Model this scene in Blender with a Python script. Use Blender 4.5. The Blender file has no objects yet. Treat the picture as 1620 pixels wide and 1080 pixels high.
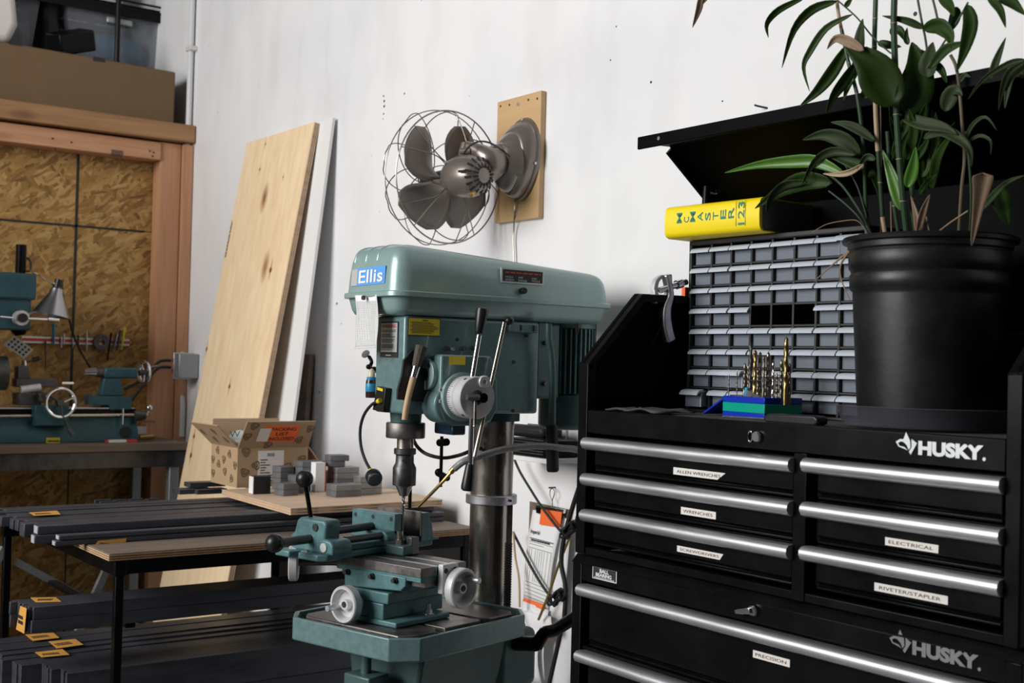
import bpy, bmesh, math, random
from mathutils import Vector, Matrix, Euler
random.seed(7)
SC = bpy.context.scene
COL = SC.collection
R_ = math.radians
# ------------------------------------------------------------------ camera
F_PX, CAM_H = 1950.0, 1.35
_a, _roll, _pit = R_(36.06), 0.025, math.atan(35 / 1950.0)
FW = Vector((-math.cos(_a) * math.cos(_pit), math.sin(_a) * math.cos(_pit), math.sin(_pit)))
_r0 = FW.cross(Vector((0, 0, 1))).normalized()
_u0 = _r0.cross(FW)
RT = _r0 * math.cos(_roll) + _u0 * math.sin(_roll)
UP = _u0 * math.cos(_roll) - _r0 * math.sin(_roll)
CPOS = Vector((0, 0, CAM_H))
cam = bpy.data.objects.new('camera', bpy.data.cameras.new('camera'))
COL.objects.link(cam)
cam.matrix_world = Matrix(((RT.x, UP.x, -FW.x, 0), (RT.y, UP.y, -FW.y, 0), (RT.z, UP.z, -FW.z, CAM_H), (0, 0, 0, 1)))
cam.data.sensor_width = 36
cam.data.lens = F_PX * 36 / 1620
cam.data.clip_start = 0.05
cam.data.dof.use_dof = True
cam.data.dof.focus_distance = 2.5
cam.data.dof.aperture_fstop = 7.1
SC.camera = cam
def P(px, py, X=None, Y=None, Z=None):
    """point of the photo's pixel on a real plane of the room"""
    d = FW + RT * ((px - 810) / F_PX) + UP * ((540 - py) / F_PX)
    t = X / d.x if X is not None else Y / d.y if Y is not None else (Z - CAM_H) / d.z
    return CPOS + d * t
# ------------------------------------------------------------------ world, light, exposure
w = bpy.data.worlds.new('world'); SC.world = w; w.use_nodes = True
w.node_tree.nodes['Background'].inputs[0].default_value = (0.75, 0.85, 1, 1)
w.node_tree.nodes['Background'].inputs[1].default_value = 0.25
def area(name, loc, target, sx, sy, power, col):
    l = bpy.data.lights.new(name, 'AREA'); l.shape = 'RECTANGLE'; l.size = sx; l.size_y = sy; l.energy = power; l.color = col
    o = bpy.data.objects.new(name, l); COL.objects.link(o); o.location = loc
    o.rotation_euler = (Vector(target) - Vector(loc)).to_track_quat('-Z', 'Y').to_euler()
    return o
area('skylight_daylight', (-2.85, -2.75, 2.8), (-2.65, 1.5, 1.9), 2.5, 2.6, 175, (1.0, 0.985, 0.97))
SC.view_settings.view_transform = 'Standard'
SC.view_settings.look = 'None'
SC.view_settings.gamma = 1
SC.view_settings.use_curve_mapping = False
SC.view_settings.exposure = 0.55
# ------------------------------------------------------------------ helpers
def wm(o):
    m = o.matrix_basis
    return wm(o.parent) @ o.matrix_parent_inverse @ m if o.parent else m
def put(o, parent):
    COL.objects.link(o)
    if parent is not None:
        o.parent = parent
        o.matrix_parent_inverse = wm(parent).inverted()
    return o
def tag(o, label=None, cat=None, group=None, kind=None):
    if label: o['label'] = label
    if cat: o['category'] = cat
    if group: o['group'] = group
    if kind: o['kind'] = kind
    return o
def thing(name, label, cat, loc=(0, 0, 0), group=None):
    o = bpy.data.objects.new(name, None); o.empty_display_size = .05
    o.location = loc; COL.objects.link(o)
    return tag(o, label, cat, group)
def dup(root, loc=None, label=None, parent=None):
    c = root.copy(); COL.objects.link(c)
    if parent is not None: c.parent = parent
    if loc is not None: c.location = loc
    c.matrix_parent_inverse = root.matrix_parent_inverse
    if label: c['label'] = label
    for ch in root.children: dup(ch, parent=c)
    return c
def smooth_path(pts, k=6):
    pts = [Vector(p) for p in pts]
    if len(pts) < 3: return pts
    out = []
    for i in range(len(pts) - 1):
        p0 = pts[max(i - 1, 0)]; p1 = pts[i]; p2 = pts[i + 1]; p3 = pts[min(i + 2, len(pts) - 1)]
        for j in range(k):
            t = j / k
            out.append(.5 * ((2 * p1) + (p2 - p0) * t + (2 * p0 - 5 * p1 + 4 * p2 - p3) * t * t + (3 * p1 - p0 - 3 * p2 + p3) * t ** 3))
    out.append(pts[-1]); return out
def frame(d):
    d = Vector(d).normalized()
    a = Vector((0, 0, 1)) if abs(d.z) < .9 else Vector((1, 0, 0))
    u = a.cross(d).normalized(); return u, d.cross(u)
class MB:
    def __init__(s, M=None): s.v = []; s.f = []; s.M = M
    def add(s, vs, fs):
        n = len(s.v)
        s.v += [(s.M @ Vector(p)) if s.M else Vector(p) for p in vs]
        s.f += [tuple(i + n for i in q) for q in fs]; return s
    def box(s, x0, x1, y0, y1, z0, z1):
        return s.add([(x, y, z) for z in (z0, z1) for y in (y0, y1) for x in (x0, x1)],
                     [(0, 2, 3, 1), (4, 5, 7, 6), (0, 1, 5, 4), (2, 6, 7, 3), (0, 4, 6, 2), (1, 3, 7, 5)])
    def cbox(s, c, size): 
        return s.box(c[0] - size[0] / 2, c[0] + size[0] / 2, c[1] - size[1] / 2, c[1] + size[1] / 2, c[2] - size[2] / 2, c[2] + size[2] / 2)
    def beam(s, p0, p1, w, h, up=(0, 0, 1)):
        p0 = Vector(p0); p1 = Vector(p1); d = (p1 - p0).normalized(); x = d.cross(Vector(up)).normalized(); y = x.cross(d)
        q = [x * (a * w / 2) + y * (b * h / 2) for a, b in ((-1, -1), (1, -1), (1, 1), (-1, 1))]
        return s.add([p0 + k for k in q] + [p1 + k for k in q], [(3, 2, 1, 0), (4, 5, 6, 7), (0, 1, 5, 4), (1, 2, 6, 5), (2, 3, 7, 6), (3, 0, 4, 7)])
    def prism(s, poly, ax, lo, hi):
        f = {'x': lambda a, b, t: (t, a, b), 'y': lambda a, b, t: (a, t, b), 'z': lambda a, b, t: (a, b, t)}[ax]
        n = len(poly)
        return s.add([f(a, b, lo) for a, b in poly] + [f(a, b, hi) for a, b in poly],
                     [tuple(range(n))[::-1], tuple(range(n, 2 * n))] + [(i, (i + 1) % n, n + (i + 1) % n, n + i) for i in range(n)])
    def oprism(s, poly, o, r, u, d):
        o = Vector(o); r = Vector(r); u = Vector(u); nrm = r.cross(u).normalized() * d; n = len(poly)
        pts = [o + r * a + u * b for a, b in poly]
        return s.add(pts + [p + nrm for p in pts], [tuple(range(n))[::-1], tuple(range(n, 2 * n))] + [(i, (i + 1) % n, n + (i + 1) % n, n + i) for i in range(n)])
    def lathe(s, prof, o, d, n=24):
        o = Vector(o); d = Vector(d).normalized(); u, w_ = frame(d); vs = []; fs = []; rows = []
        for r, h in prof:
            if r < 1e-6: rows.append([len(vs)]); vs.append(o + d * h)
            else:
                rows.append(list(range(len(vs), len(vs) + n)))
                vs += [o + d * h + (u * math.cos(2 * math.pi * i / n) + w_ * math.sin(2 * math.pi * i / n)) * r for i in range(n)]
        for a, b in zip(rows, rows[1:]):
            for i in range(n):
                j = (i + 1) % n
                if len(a) == 1 and len(b) == 1: continue
                if len(a) == 1: fs.append((a[0], b[j], b[i]))
                elif len(b) == 1: fs.append((a[i], a[j], b[0]))
                else: fs.append((a[i], a[j], b[j], b[i]))
        return s.add(vs, fs)
    def cyl(s, p0, p1, r, r1=None, n=16):
        p0 = Vector(p0); p1 = Vector(p1); L = (p1 - p0).length; r1 = r if r1 is None else r1
        return s.lathe([(0, 0), (r, 0), (r1, L), (0, L)], p0, p1 - p0, n)
    def tube(s, pts, r, n=8, k=6, r_end=None, closed=False):
        pts = smooth_path(pts, k) if k else [Vector(p) for p in pts]
        vs = []; fs = []; N = len(pts); u = None
        for i, p in enumerate(pts):
            if closed: t = (pts[(i + 1) % N] - pts[i - 1]).normalized()
            else: t = (pts[min(i + 1, N - 1)] - pts[max(i - 1, 0)]).normalized()
            if u is None: u, w_ = frame(t)
            else:
                u = (u - t * u.dot(t)).normalized(); w_ = t.cross(u)
            rr = r if r_end is None else r + (r_end - r) * i / (N - 1)
            vs += [p + (u * math.cos(2 * math.pi * j / n) + w_ * math.sin(2 * math.pi * j / n)) * rr for j in range(n)]
        for i in range(N if closed else N - 1):
            b = ((i + 1) % N) * n; a_ = i * n
            for j in range(n): fs.append((a_ + j, a_ + (j + 1) % n, b + (j + 1) % n, b + j))
        if not closed: fs += [tuple(range(n))[::-1], tuple(range((N - 1) * n, N * n))]
        return s.add(vs, fs)
    def ring(s, c, d, R, r, n=36, m=8, sx=1, sy=1):
        c = Vector(c); u, w_ = frame(d)
        return s.tube([c + u * (R * sx * math.cos(2 * math.pi * i / n)) + w_ * (R * sy * math.sin(2 * math.pi * i / n)) for i in range(n)], r, m, 0, closed=True)
    def ball(s, c, r, n=20, m=12, d=(0, 0, 1), sz=1):
        return s.lathe([(r * math.sin(math.pi * i / m), -r * sz * math.cos(math.pi * i / m)) for i in range(m + 1)], c, d, n)
    def grid(s, fn, nu, nv):
        return s.add([fn(i / nu, j / nv) for j in range(nv + 1) for i in range(nu + 1)],
                     [(j * (nu + 1) + i, j * (nu + 1) + i + 1, (j + 1) * (nu + 1) + i + 1, (j + 1) * (nu + 1) + i) for j in range(nv) for i in range(nu)])
    def build(s, name, m, parent=None, bev=0, sm=35, solid=0, seg=2, sub=0):
        xs = [v.x for v in s.v]; ys = [v.y for v in s.v]; zs = [v.z for v in s.v]
        c = Vector(((min(xs) + max(xs)) / 2, (min(ys) + max(ys)) / 2, min(zs)))
        me = bpy.data.meshes.new(name); me.from_pydata([v - c for v in s.v], [], s.f); me.validate()
        bm = bmesh.new(); bm.from_mesh(me); bmesh.ops.recalc_face_normals(bm, faces=bm.faces); bm.to_mesh(me); bm.free()
        if sm:
            me.polygons.foreach_set('use_smooth', [True] * len(me.polygons)); me.set_sharp_from_angle(angle=R_(sm))
        me.materials.append(m)
        o = bpy.data.objects.new(name, me); o.location = c; put(o, parent)
        if solid: k = o.modifiers.new('thick', 'SOLIDIFY'); k.thickness = solid; k.offset = 0
        if sub: k = o.modifiers.new('sub', 'SUBSURF'); k.levels = sub; k.render_levels = sub
        if bev:
            k = o.modifiers.new('bevel', 'BEVEL'); k.width = bev; k.segments = seg; k.limit_method = 'ANGLE'; k.angle_limit = R_(40)
        return o
def text(name, s, o, r, u, w_, h, m, parent, bold=0, ext=.0003):
    if s[0] == '~':      # print too small to read in the photo: rows of short dashes
        o = Vector(o); r = Vector(r).normalized(); u = Vector(u).normalized(); k = int(s[1:]); g = MB(); rn = random.Random(int(w_ * 1e5))
        for i in range(k):
            x = 0; hh = h / (k * 1.5)
            while x < w_ * .96:
                d = min(w_ - x, rn.uniform(.05, .16) * w_); g.oprism([(x, h * i / k), (x + d, h * i / k), (x + d, h * i / k + hh), (x, h * i / k + hh)], o, r, u, ext); x += d + .03 * w_
        return tag(g.build(name, m, parent, sm=0), kind='stuff')
    cu = bpy.data.curves.new('t', 'FONT'); cu.body = s; cu.size = 1; cu.extrude = 0; cu.offset = bold; cu.resolution_u = 3
    ob = bpy.data.objects.new('t', cu); COL.objects.link(ob)
    dg = bpy.context.evaluated_depsgraph_get(); dg.update()
    me = bpy.data.meshes.new_from_object(ob.evaluated_get(dg))
    bpy.data.objects.remove(ob); bpy.data.curves.remove(cu)
    xs = [v.co.x for v in me.vertices]; ys = [v.co.y for v in me.vertices]
    x0, x1, y0, y1 = min(xs), max(xs), min(ys), max(ys)
    o = Vector(o); r = Vector(r).normalized(); u = Vector(u).normalized(); n = r.cross(u) * ext
    b = MB(); b.add([o + r * ((v.co.x - x0) / (x1 - x0) * w_) + u * ((v.co.y - y0) / (y1 - y0) * h) + n for v in me.vertices], [tuple(p.vertices) for p in me.polygons])
    bpy.data.meshes.remove(me)
    return b.build(name, m, parent, sm=0)
def plate(name, o, r, u, w_, h, t, m, parent, bev=0):
    return MB().oprism([(0, 0), (w_, 0), (w_, h), (0, h)], o, Vector(r).normalized(), Vector(u).normalized(), t).build(name, m, parent, bev=bev)
# ------------------------------------------------------------------ materials
def mat(name, col, rough=.5, metal=0, var=0, scale=12, stretch=(1, 1, 1), bump=0, bscale=150, col2=None, spec=.5, coat=0, alpha=1, trans=0, rvar=0, ior=1.45):
    m = bpy.data.materials.new(name); m.use_nodes = True; nt = m.node_tree; b = nt.nodes['Principled BSDF']; L = nt.links.new
    b.inputs['Base Color'].default_value = (*col, 1); b.inputs['Roughness'].default_value = rough; b.inputs['Metallic'].default_value = metal
    b.inputs['Specular IOR Level'].default_value = spec; b.inputs['Coat Weight'].default_value = coat; b.inputs['Alpha'].default_value = alpha
    b.inputs['Transmission Weight'].default_value = trans; b.inputs['IOR'].default_value = ior
    if var or col2 or bump or rvar:
        tc = nt.nodes.new('ShaderNodeTexCoord'); mp = nt.nodes.new('ShaderNodeMapping'); mp.inputs['Scale'].default_value = stretch
        L(tc.outputs['Object'], mp.inputs['Vector'])
    if var or col2 or rvar:
        n = nt.nodes.new('ShaderNodeTexNoise'); n.inputs['Scale'].default_value = scale; n.inputs['Detail'].default_value = 6; n.inputs['Roughness'].default_value = .65
        L(mp.outputs[0], n.inputs['Vector'])
        if var or col2:
            cr = nt.nodes.new('ShaderNodeValToRGB'); e = cr.color_ramp.elements
            c2 = col2 or tuple(c * (1 - var) for c in col); c1 = col if col2 else tuple(min(1, c * (1 + var)) for c in col)
            e[0].position = .3; e[1].position = .7; e[0].color = (*c2, 1); e[1].color = (*c1, 1)
            L(n.outputs['Fac'], cr.inputs[0]); L(cr.outputs[0], b.inputs['Base Color'])
        if rvar:
            mr = nt.nodes.new('ShaderNodeMapRange'); mr.inputs['From Min'].default_value = .3; mr.inputs['From Max'].default_value = .7
            mr.inputs['To Min'].default_value = max(.02, rough - rvar); mr.inputs['To Max'].default_value = rough + rvar
            L(n.outputs['Fac'], mr.inputs[0]); L(mr.outputs[0], b.inputs['Roughness'])
    if bump:
        n2 = nt.nodes.new('ShaderNodeTexNoise'); n2.inputs['Scale'].default_value = bscale; n2.inputs['Detail'].default_value = 3
        L(mp.outputs[0], n2.inputs['Vector']); bp = nt.nodes.new('ShaderNodeBump'); bp.inputs['Strength'].default_value = bump; bp.inputs['Distance'].default_value = .002
        L(n2.outputs['Fac'], bp.inputs['Height']); L(bp.outputs[0], b.inputs['Normal'])
    m.diffuse_color = (*col, 1); return m
def ramp_mat(name, tex, stops, rough=.7, scale=8, stretch=(1, 1, 1), distort=0, detail=5, bump=.15, tex2=None):
    """wood-like: a stretched noise or wave through a colour ramp"""
    m = bpy.data.materials.new(name); m.use_nodes = True; nt = m.node_tree; b = nt.nodes['Principled BSDF']; L = nt.links.new
    tc = nt.nodes.new('ShaderNodeTexCoord'); mp = nt.nodes.new('ShaderNodeMapping'); mp.inputs['Scale'].default_value = stretch; L(tc.outputs['Object'], mp.inputs[0])
    t = nt.nodes.new({'noise': 'ShaderNodeTexNoise', 'voro': 'ShaderNodeTexVoronoi', 'wave': 'ShaderNodeTexWave'}[tex]); t.inputs['Scale'].default_value = scale
    if tex != 'voro':
        t.inputs['Detail'].default_value = detail; t.inputs['Distortion'].default_value = distort
    L(mp.outputs[0], t.inputs['Vector'])
    cr = nt.nodes.new('ShaderNodeValToRGB'); e = cr.color_ramp.elements
    while len(e) < len(stops): e.new(.5)
    for q, (p, c) in zip(e, stops): q.position = p; q.color = (*c, 1)
    L(t.outputs['Color' if tex == 'voro' else 'Fac'], cr.inputs[0]); L(cr.outputs[0], b.inputs['Base Color'])
    b.inputs['Roughness'].default_value = rough
    if bump:
        bp = nt.nodes.new('ShaderNodeBump'); bp.inputs['Strength'].default_value = bump; bp.inputs['Distance'].default_value = .003
        L(cr.outputs[0], bp.inputs['Height']); L(bp.outputs[0], b.inputs['Normal'])
    return m
def wall_mat():
    m = bpy.data.materials.new('painted_wall'); m.use_nodes = True; nt = m.node_tree; b = nt.nodes['Principled BSDF']; L = nt.links.new
    tc = nt.nodes.new('ShaderNodeTexCoord')
    def noise(sc, det=4, st=(1, 1, 1)):
        mp = nt.nodes.new('ShaderNodeMapping'); mp.inputs['Scale'].default_value = st; L(tc.outputs['Object'], mp.inputs[0])
        n = nt.nodes.new('ShaderNodeTexNoise'); n.inputs['Scale'].default_value = sc; n.inputs['Detail'].default_value = det; L(mp.outputs[0], n.inputs[0]); return n
    def ramp(src, p0, c0, p1, c1):
        r = nt.nodes.new('ShaderNodeValToRGB'); e = r.color_ramp.elements; e[0].position = p0; e[0].color = (*c0, 1); e[1].position = p1; e[1].color = (*c1, 1); L(src, r.inputs[0]); return r
    def mul(a, c):
        x = nt.nodes.new('ShaderNodeMix'); x.data_type = 'RGBA'; x.blend_type = 'MULTIPLY'; x.inputs[0].default_value = 1; L(a, x.inputs[6]); L(c, x.inputs[7]); return x.outputs[2]
    big = ramp(noise(1.3, 5).outputs['Fac'], .40, (.76, .765, .785), .52, (.82, .82, .825))
    mid = ramp(noise(7, 6, (1, 1, .35)).outputs['Fac'], .28, (.93, .925, .915), .5, (1, 1, 1))
    v = nt.nodes.new('ShaderNodeTexVoronoi'); v.inputs['Scale'].default_value = 9; L(tc.outputs['Object'], v.inputs[0])
    spot = ramp(v.outputs['Distance'], .012, (.45, .42, .38), .03, (1, 1, 1))
    L(mul(mul(big.outputs[0], mid.outputs[0]), spot.outputs[0]), b.inputs['Base Color'])
    b.inputs['Roughness'].default_value = .6
    bp = nt.nodes.new('ShaderNodeBump'); bp.inputs['Strength'].default_value = .12; bp.inputs['Distance'].default_value = .004
    L(noise(26, 4).outputs['Fac'], bp.inputs['Height']); L(bp.outputs[0], b.inputs['Normal'])
    return m
def osb_mat():
    """strand board: three overlapping layers of long flakes at different angles"""
    m = bpy.data.materials.new('osb'); m.use_nodes = True; nt = m.node_tree; b = nt.nodes['Principled BSDF']; L = nt.links.new
    tc = nt.nodes.new('ShaderNodeTexCoord'); outs = []
    for k, (rot, ls, ss) in enumerate(((.25, 14, 62), (-.55, 16, 66), (1.25, 15, 60), (.9, 19, 76))):
        mp = nt.nodes.new('ShaderNodeMapping'); mp.inputs['Rotation'].default_value = (rot, 0, 0); mp.inputs['Location'].default_value = (k * .37, k * .71, k * .53); L(tc.outputs['Object'], mp.inputs[0])
        n = nt.nodes.new('ShaderNodeTexNoise'); n.inputs['Scale'].default_value = 14; n.inputs['Detail'].default_value = 2; L(mp.outputs[0], n.inputs[0])
        ad = nt.nodes.new('ShaderNodeMix'); ad.data_type = 'RGBA'; ad.blend_type = 'ADD'; ad.inputs[0].default_value = .035; L(mp.outputs[0], ad.inputs[6]); L(n.outputs['Color'], ad.inputs[7])
        m2 = nt.nodes.new('ShaderNodeMapping'); m2.inputs['Scale'].default_value = (1, ss, ls); L(ad.outputs[2], m2.inputs[0])
        v = nt.nodes.new('ShaderNodeTexVoronoi'); v.inputs['Scale'].default_value = 1; L(m2.outputs[0], v.inputs[0])
        sp = nt.nodes.new('ShaderNodeSeparateColor'); L(v.outputs['Color'], sp.inputs[0])
        g = nt.nodes.new('ShaderNodeMapping'); g.inputs['Scale'].default_value = (1, 220, 9); L(ad.outputs[2], g.inputs[0])
        gn = nt.nodes.new('ShaderNodeTexNoise'); gn.inputs['Scale'].default_value = 1; gn.inputs['Detail'].default_value = 3; L(g.outputs[0], gn.inputs[0])
        mx = nt.nodes.new('ShaderNodeMix'); mx.inputs[0].default_value = .42; L(sp.outputs[0], mx.inputs[2]); L(gn.outputs['Fac'], mx.inputs[3])
        outs.append((mx.outputs[0], sp.outputs[1]))
    val = outs[0][0]
    for k, th in ((1, .45), (2, .55), (3, .62)):
        cmp_ = nt.nodes.new('ShaderNodeMath'); cmp_.operation = 'GREATER_THAN'; L(outs[k][1], cmp_.inputs[0]); cmp_.inputs[1].default_value = th
        x = nt.nodes.new('ShaderNodeMix'); L(cmp_.outputs[0], x.inputs[0]); L(val, x.inputs[2]); L(outs[k][0], x.inputs[3]); val = x.outputs[0]
    r = nt.nodes.new('ShaderNodeValToRGB'); e = r.color_ramp.elements
    for _ in range(3): e.new(.5)
    for q, (p, c) in zip(e, ((.12, (.13, .062, .016)), (.32, (.27, .140, .038)), (.5, (.36, .20, .058)), (.68, (.43, .26, .085)), (.9, (.54, .36, .15)))): q.position = p; q.color = (*c, 1)
    L(val, r.inputs[0]); L(r.outputs[0], b.inputs['Base Color']); b.inputs['Roughness'].default_value = .75
    bp = nt.nodes.new('ShaderNodeBump'); bp.inputs['Strength'].default_value = .3; bp.inputs['Distance'].default_value = .003; L(val, bp.inputs['Height']); L(bp.outputs[0], b.inputs['Normal'])
    return m
def pine_mat(name, base, dark, knot, grain_axis, scale=1.0, knots=True, rough=.65):
    """planed softwood: long grain along one axis, a few knots"""
    m = bpy.data.materials.new(name); m.use_nodes = True; nt = m.node_tree; b = nt.nodes['Principled BSDF']; L = nt.links.new
    tc = nt.nodes.new('ShaderNodeTexCoord'); mp = nt.nodes.new('ShaderNodeMapping')
    st = [14 * scale] * 3; st['xyz'.index(grain_axis)] = .9 * scale; mp.inputs['Scale'].default_value = st; L(tc.outputs['Object'], mp.inputs[0])
    n = nt.nodes.new('ShaderNodeTexNoise'); n.inputs['Scale'].default_value = 2.2; n.inputs['Detail'].default_value = 7; n.inputs['Distortion'].default_value = .6; L(mp.outputs[0], n.inputs[0])
    r = nt.nodes.new('ShaderNodeValToRGB'); e = r.color_ramp.elements; e[0].position = .3; e[1].position = .68; e[0].color = (*dark, 1); e[1].color = (*base, 1); L(n.outputs['Fac'], r.inputs[0])
    col = r.outputs[0]
    if knots:
        mp2 = nt.nodes.new('ShaderNodeMapping'); s2 = [1] * 3; s2['xyz'.index(grain_axis)] = .42; mp2.inputs['Scale'].default_value = s2; L(tc.outputs['Object'], mp2.inputs[0])
        v = nt.nodes.new('ShaderNodeTexVoronoi'); v.inputs['Scale'].default_value = 5.0; L(mp2.outputs[0], v.inputs[0])
        k = nt.nodes.new('ShaderNodeValToRGB'); e = k.color_ramp.elements; e[0].position = .035; e[1].position = .16; e[0].color = (1, 1, 1, 1); e[1].color = (0, 0, 0, 1); L(v.outputs['Distance'], k.inputs[0])
        x = nt.nodes.new('ShaderNodeMix'); x.data_type = 'RGBA'; L(k.outputs[0], x.inputs[0]); L(col, x.inputs[6]); x.inputs[7].default_value = (*knot, 1); col = x.outputs[2]
    L(col, b.inputs['Base Color']); b.inputs['Roughness'].default_value = rough
    return m
M = {}
M['wall'] = wall_mat(); M['osb'] = osb_mat()
M['dull_wall'] = mat('dull_wall', (.12, .12, .125), .8, var=.1, scale=3)
M['floor'] = mat('concrete', (.14, .135, .13), .55, var=.2, scale=4, bump=.1)
M['stud'] = pine_mat('fir_stud', (.56, .30, .165), (.44, .215, .11), (.22, .09, .04), 'z', 1.2)
M['stud_y'] = pine_mat('fir_beam', (.56, .30, .165), (.44, .215, .11), (.22, .09, .04), 'y', 1.2)
M['beam'] = pine_mat('old_beam', (.40, .22, .10), (.27, .14, .06), (.15, .07, .03), 'y', 1.0)
M['ply'] = pine_mat('plywood_face', (.88, .70, .46), (.79, .58, .35), (.28, .11, .03), 'z', 1.0)
M['ply_edge'] = ramp_mat('plywood_edge', 'wave', [(0, (.30, .17, .08)), (.45, (.52, .33, .17)), (1, (.66, .47, .27))], scale=90, distort=2, stretch=(1, 1, 1))
M['ply_top'] = pine_mat('plywood_panel', (.62, .46, .33), (.52, .37, .25), (.3, .18, .1), 'y', .8, knots=False)
M['ply_worn'] = pine_mat('worn_plywood', (.185, .138, .108), (.115, .083, .063), (.08, .05, .035), 'y', .8, knots=False)
M['fanboard'] = pine_mat('maple_board', (.62, .42, .22), (.54, .35, .17), (.4, .25, .12), 'x', .9, knots=False, rough=.4)
M['white_board'] = mat('white_laminate', (.80, .80, .79), .45, var=.03, scale=5)
M['black_metal'] = mat('black_powdercoat', (.0036, .0036, .0041), .30, var=.3, scale=9, spec=.15, rvar=.08)
M['black_in'] = mat('black_panel', (.0014, .0014, .0016), .5, var=.2, scale=7, spec=.06, rvar=.1)  # black deepened to stand in for shade inside the open chest
M['liner'] = mat('tray_liner', (.07, .065, .06), .85, var=.25, scale=25)
M['alu'] = mat('brushed_aluminium', (.62, .62, .65), .40, .9, var=.12, scale=7, stretch=(.6, 9, 9), rvar=.08)
M['chrome'] = mat('chrome', (.75, .75, .77), .14, 1)
M['cast_alu'] = mat('cast_aluminium', (.66, .66, .67), .42, .3, var=.1, scale=40, bump=.1)
M['steel'] = mat('bare_steel', (.44, .40, .36), .27, .95, var=.25, scale=14, stretch=(1, 1, .35), rvar=.12)
M['dark_steel'] = mat('dark_steel', (.10, .10, .105), .42, .8, var=.25, scale=25, rvar=.1)
M['ground_steel'] = mat('worn_ground_steel', (.17, .155, .15), .42, .85, var=.3, scale=30, rvar=.12, bump=.05)
M['black_steel'] = mat('hot_rolled_steel', (.052, .055, .068), .45, .3, var=.35, scale=9, stretch=(3, .6, 3), rvar=.12)
M['block_steel'] = mat('steel_block', (.14, .14, .148), .5, .3, var=.3, scale=16, rvar=.1)
M['teal'] = mat('teal_hammered_paint', (.13, .22, .225), .34, .15, var=.14, scale=60, bump=.12, bscale=320, rvar=.06, coat=.2)
M['teal_light'] = mat('pale_teal_paint', (.275, .40, .39), .32, .2, var=.06, scale=14, bump=.06, bscale=260, coat=.25)
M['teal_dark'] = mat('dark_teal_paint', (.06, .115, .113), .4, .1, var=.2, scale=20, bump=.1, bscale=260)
M['teal_vise'] = mat('blue_teal_casting', (.082, .180, .190), .42, .1, var=.32, scale=22, bump=.25, bscale=200)
M['lathe_teal'] = mat('machine_blue_green', (.026, .088, .115), .42, .1, var=.2, scale=14)
M['black_plastic'] = mat('black_plastic', (.012, .012, .013), .33, spec=.5)
M['black_rubber'] = mat('black_rubber', (.014, .014, .015), .6)
M['pot'] = mat('nursery_pot_plastic', (.007, .007, .008), .42, var=.3, scale=12, bump=.12, bscale=60, rvar=.08)
M['white'] = mat('white_label', (.78, .77, .75), .6)
M['cream'] = mat('cream_label', (.74, .70, .66), .6)
M['paper'] = mat('paper', (.80, .80, .80), .75, var=.02, scale=6)
M['ink'] = mat('black_ink', (.02, .02, .022), .6)
M['silver_ink'] = mat('silver_emblem', (.62, .65, .66), .35, .4)
M['grey_emblem'] = mat('worn_emblem', (.36, .37, .38), .3, .7)
M['red'] = mat('red_print', (.55, .05, .04), .5)
M['blue_label'] = mat('blue_label', (.10, .34, .80), .45)
M['yellow_label'] = mat('yellow_label', (.70, .56, .03), .5)
M['orange'] = mat('orange_sticker', (.90, .16, .04), .55)
M['tag'] = mat('orange_tape', (.60, .30, .06), .65, var=.1, scale=15)
M['card'] = mat('cardboard', (.40, .275, .16), .8, var=.05, scale=5)
M['card_in'] = mat('cardboard_inside', (.47, .33, .21), .8, var=.04, scale=5)
M['card_dark'] = mat('brown_carton', (.155, .098, .05), .8, var=.07, scale=3)
M['yellow'] = mat('yellow_cover', (.95, .73, .006), .45)
M['green_ink'] = mat('green_ink', (.01, .22, .14), .5)
M['pages'] = mat('book_pages', (.16, .155, .15), .85, var=.12, scale=40, stretch=(.3, .3, 12))
M['org_black'] = mat('organizer_frame', (.020, .020, .024), .45)
M['drawer'] = mat('clear_drawer_plastic', (.215, .245, .29), .28, alpha=.75, spec=.5)
M['lip'] = mat('clear_drawer_lip', (.56, .61, .68), .25, alpha=.9)
M['bin'] = mat('clear_tote_plastic', (.24, .26, .30), .18, alpha=.36)
M['saucer'] = mat('clear_saucer', (.10, .10, .125), .15, alpha=.42)
M['fan'] = mat('taupe_metallic', (.225, .19, .168), .33, .5, var=.06, scale=10, coat=.3)
M['fan_blade'] = mat('taupe_blade', (.20, .175, .16), .38, .4)
M['wire'] = mat('cage_wire', (.25, .235, .20), .35, .9)
M['grey_box'] = mat('grey_electrical', (.32, .34, .34), .45, .6)
M['conduit'] = mat('white_painted_pipe', (.66, .66, .66), .5)
M['blue'] = mat('blue_enamel', (.005, .03, .42), .35)
M['green'] = mat('green_enamel', (0, .34, .24), .35)
M['brass'] = mat('brass', (.42, .30, .10), .35, 1)
M['bronze_bit'] = mat('bronze_drill', (.22, .185, .14), .36, 1, var=.3, scale=60)
M['gold_bit'] = mat('titanium_drill', (.36, .26, .10), .34, 1)
M['grey_cloth'] = mat('dark_bag', (.01, .01, .011), .6)
M['wood_handle'] = mat('raw_wood_handle', (.52, .36, .21), .6, var=.15, scale=20, stretch=(6, 6, 1))
M['bristle'] = mat('brush_bristle', (.07, .06, .05), .8, var=.4, scale=60, stretch=(6, 6, .5))
M['hose'] = mat('braided_hose', (.22, .22, .23), .35, var=.35, scale=260)
M['oil'] = mat('dark_oil_bottle', (.035, .012, .012), .15, alpha=.95)
M['bottle_clear'] = mat('milky_plastic', (.58, .52, .36), .35)
M['blue_plastic'] = mat('blue_plastic', (.02, .24, .42), .35)
M['leaf'] = mat('palm_leaf', (.020, .046, .007), .5, var=.35, scale=9, spec=.2)
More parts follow.
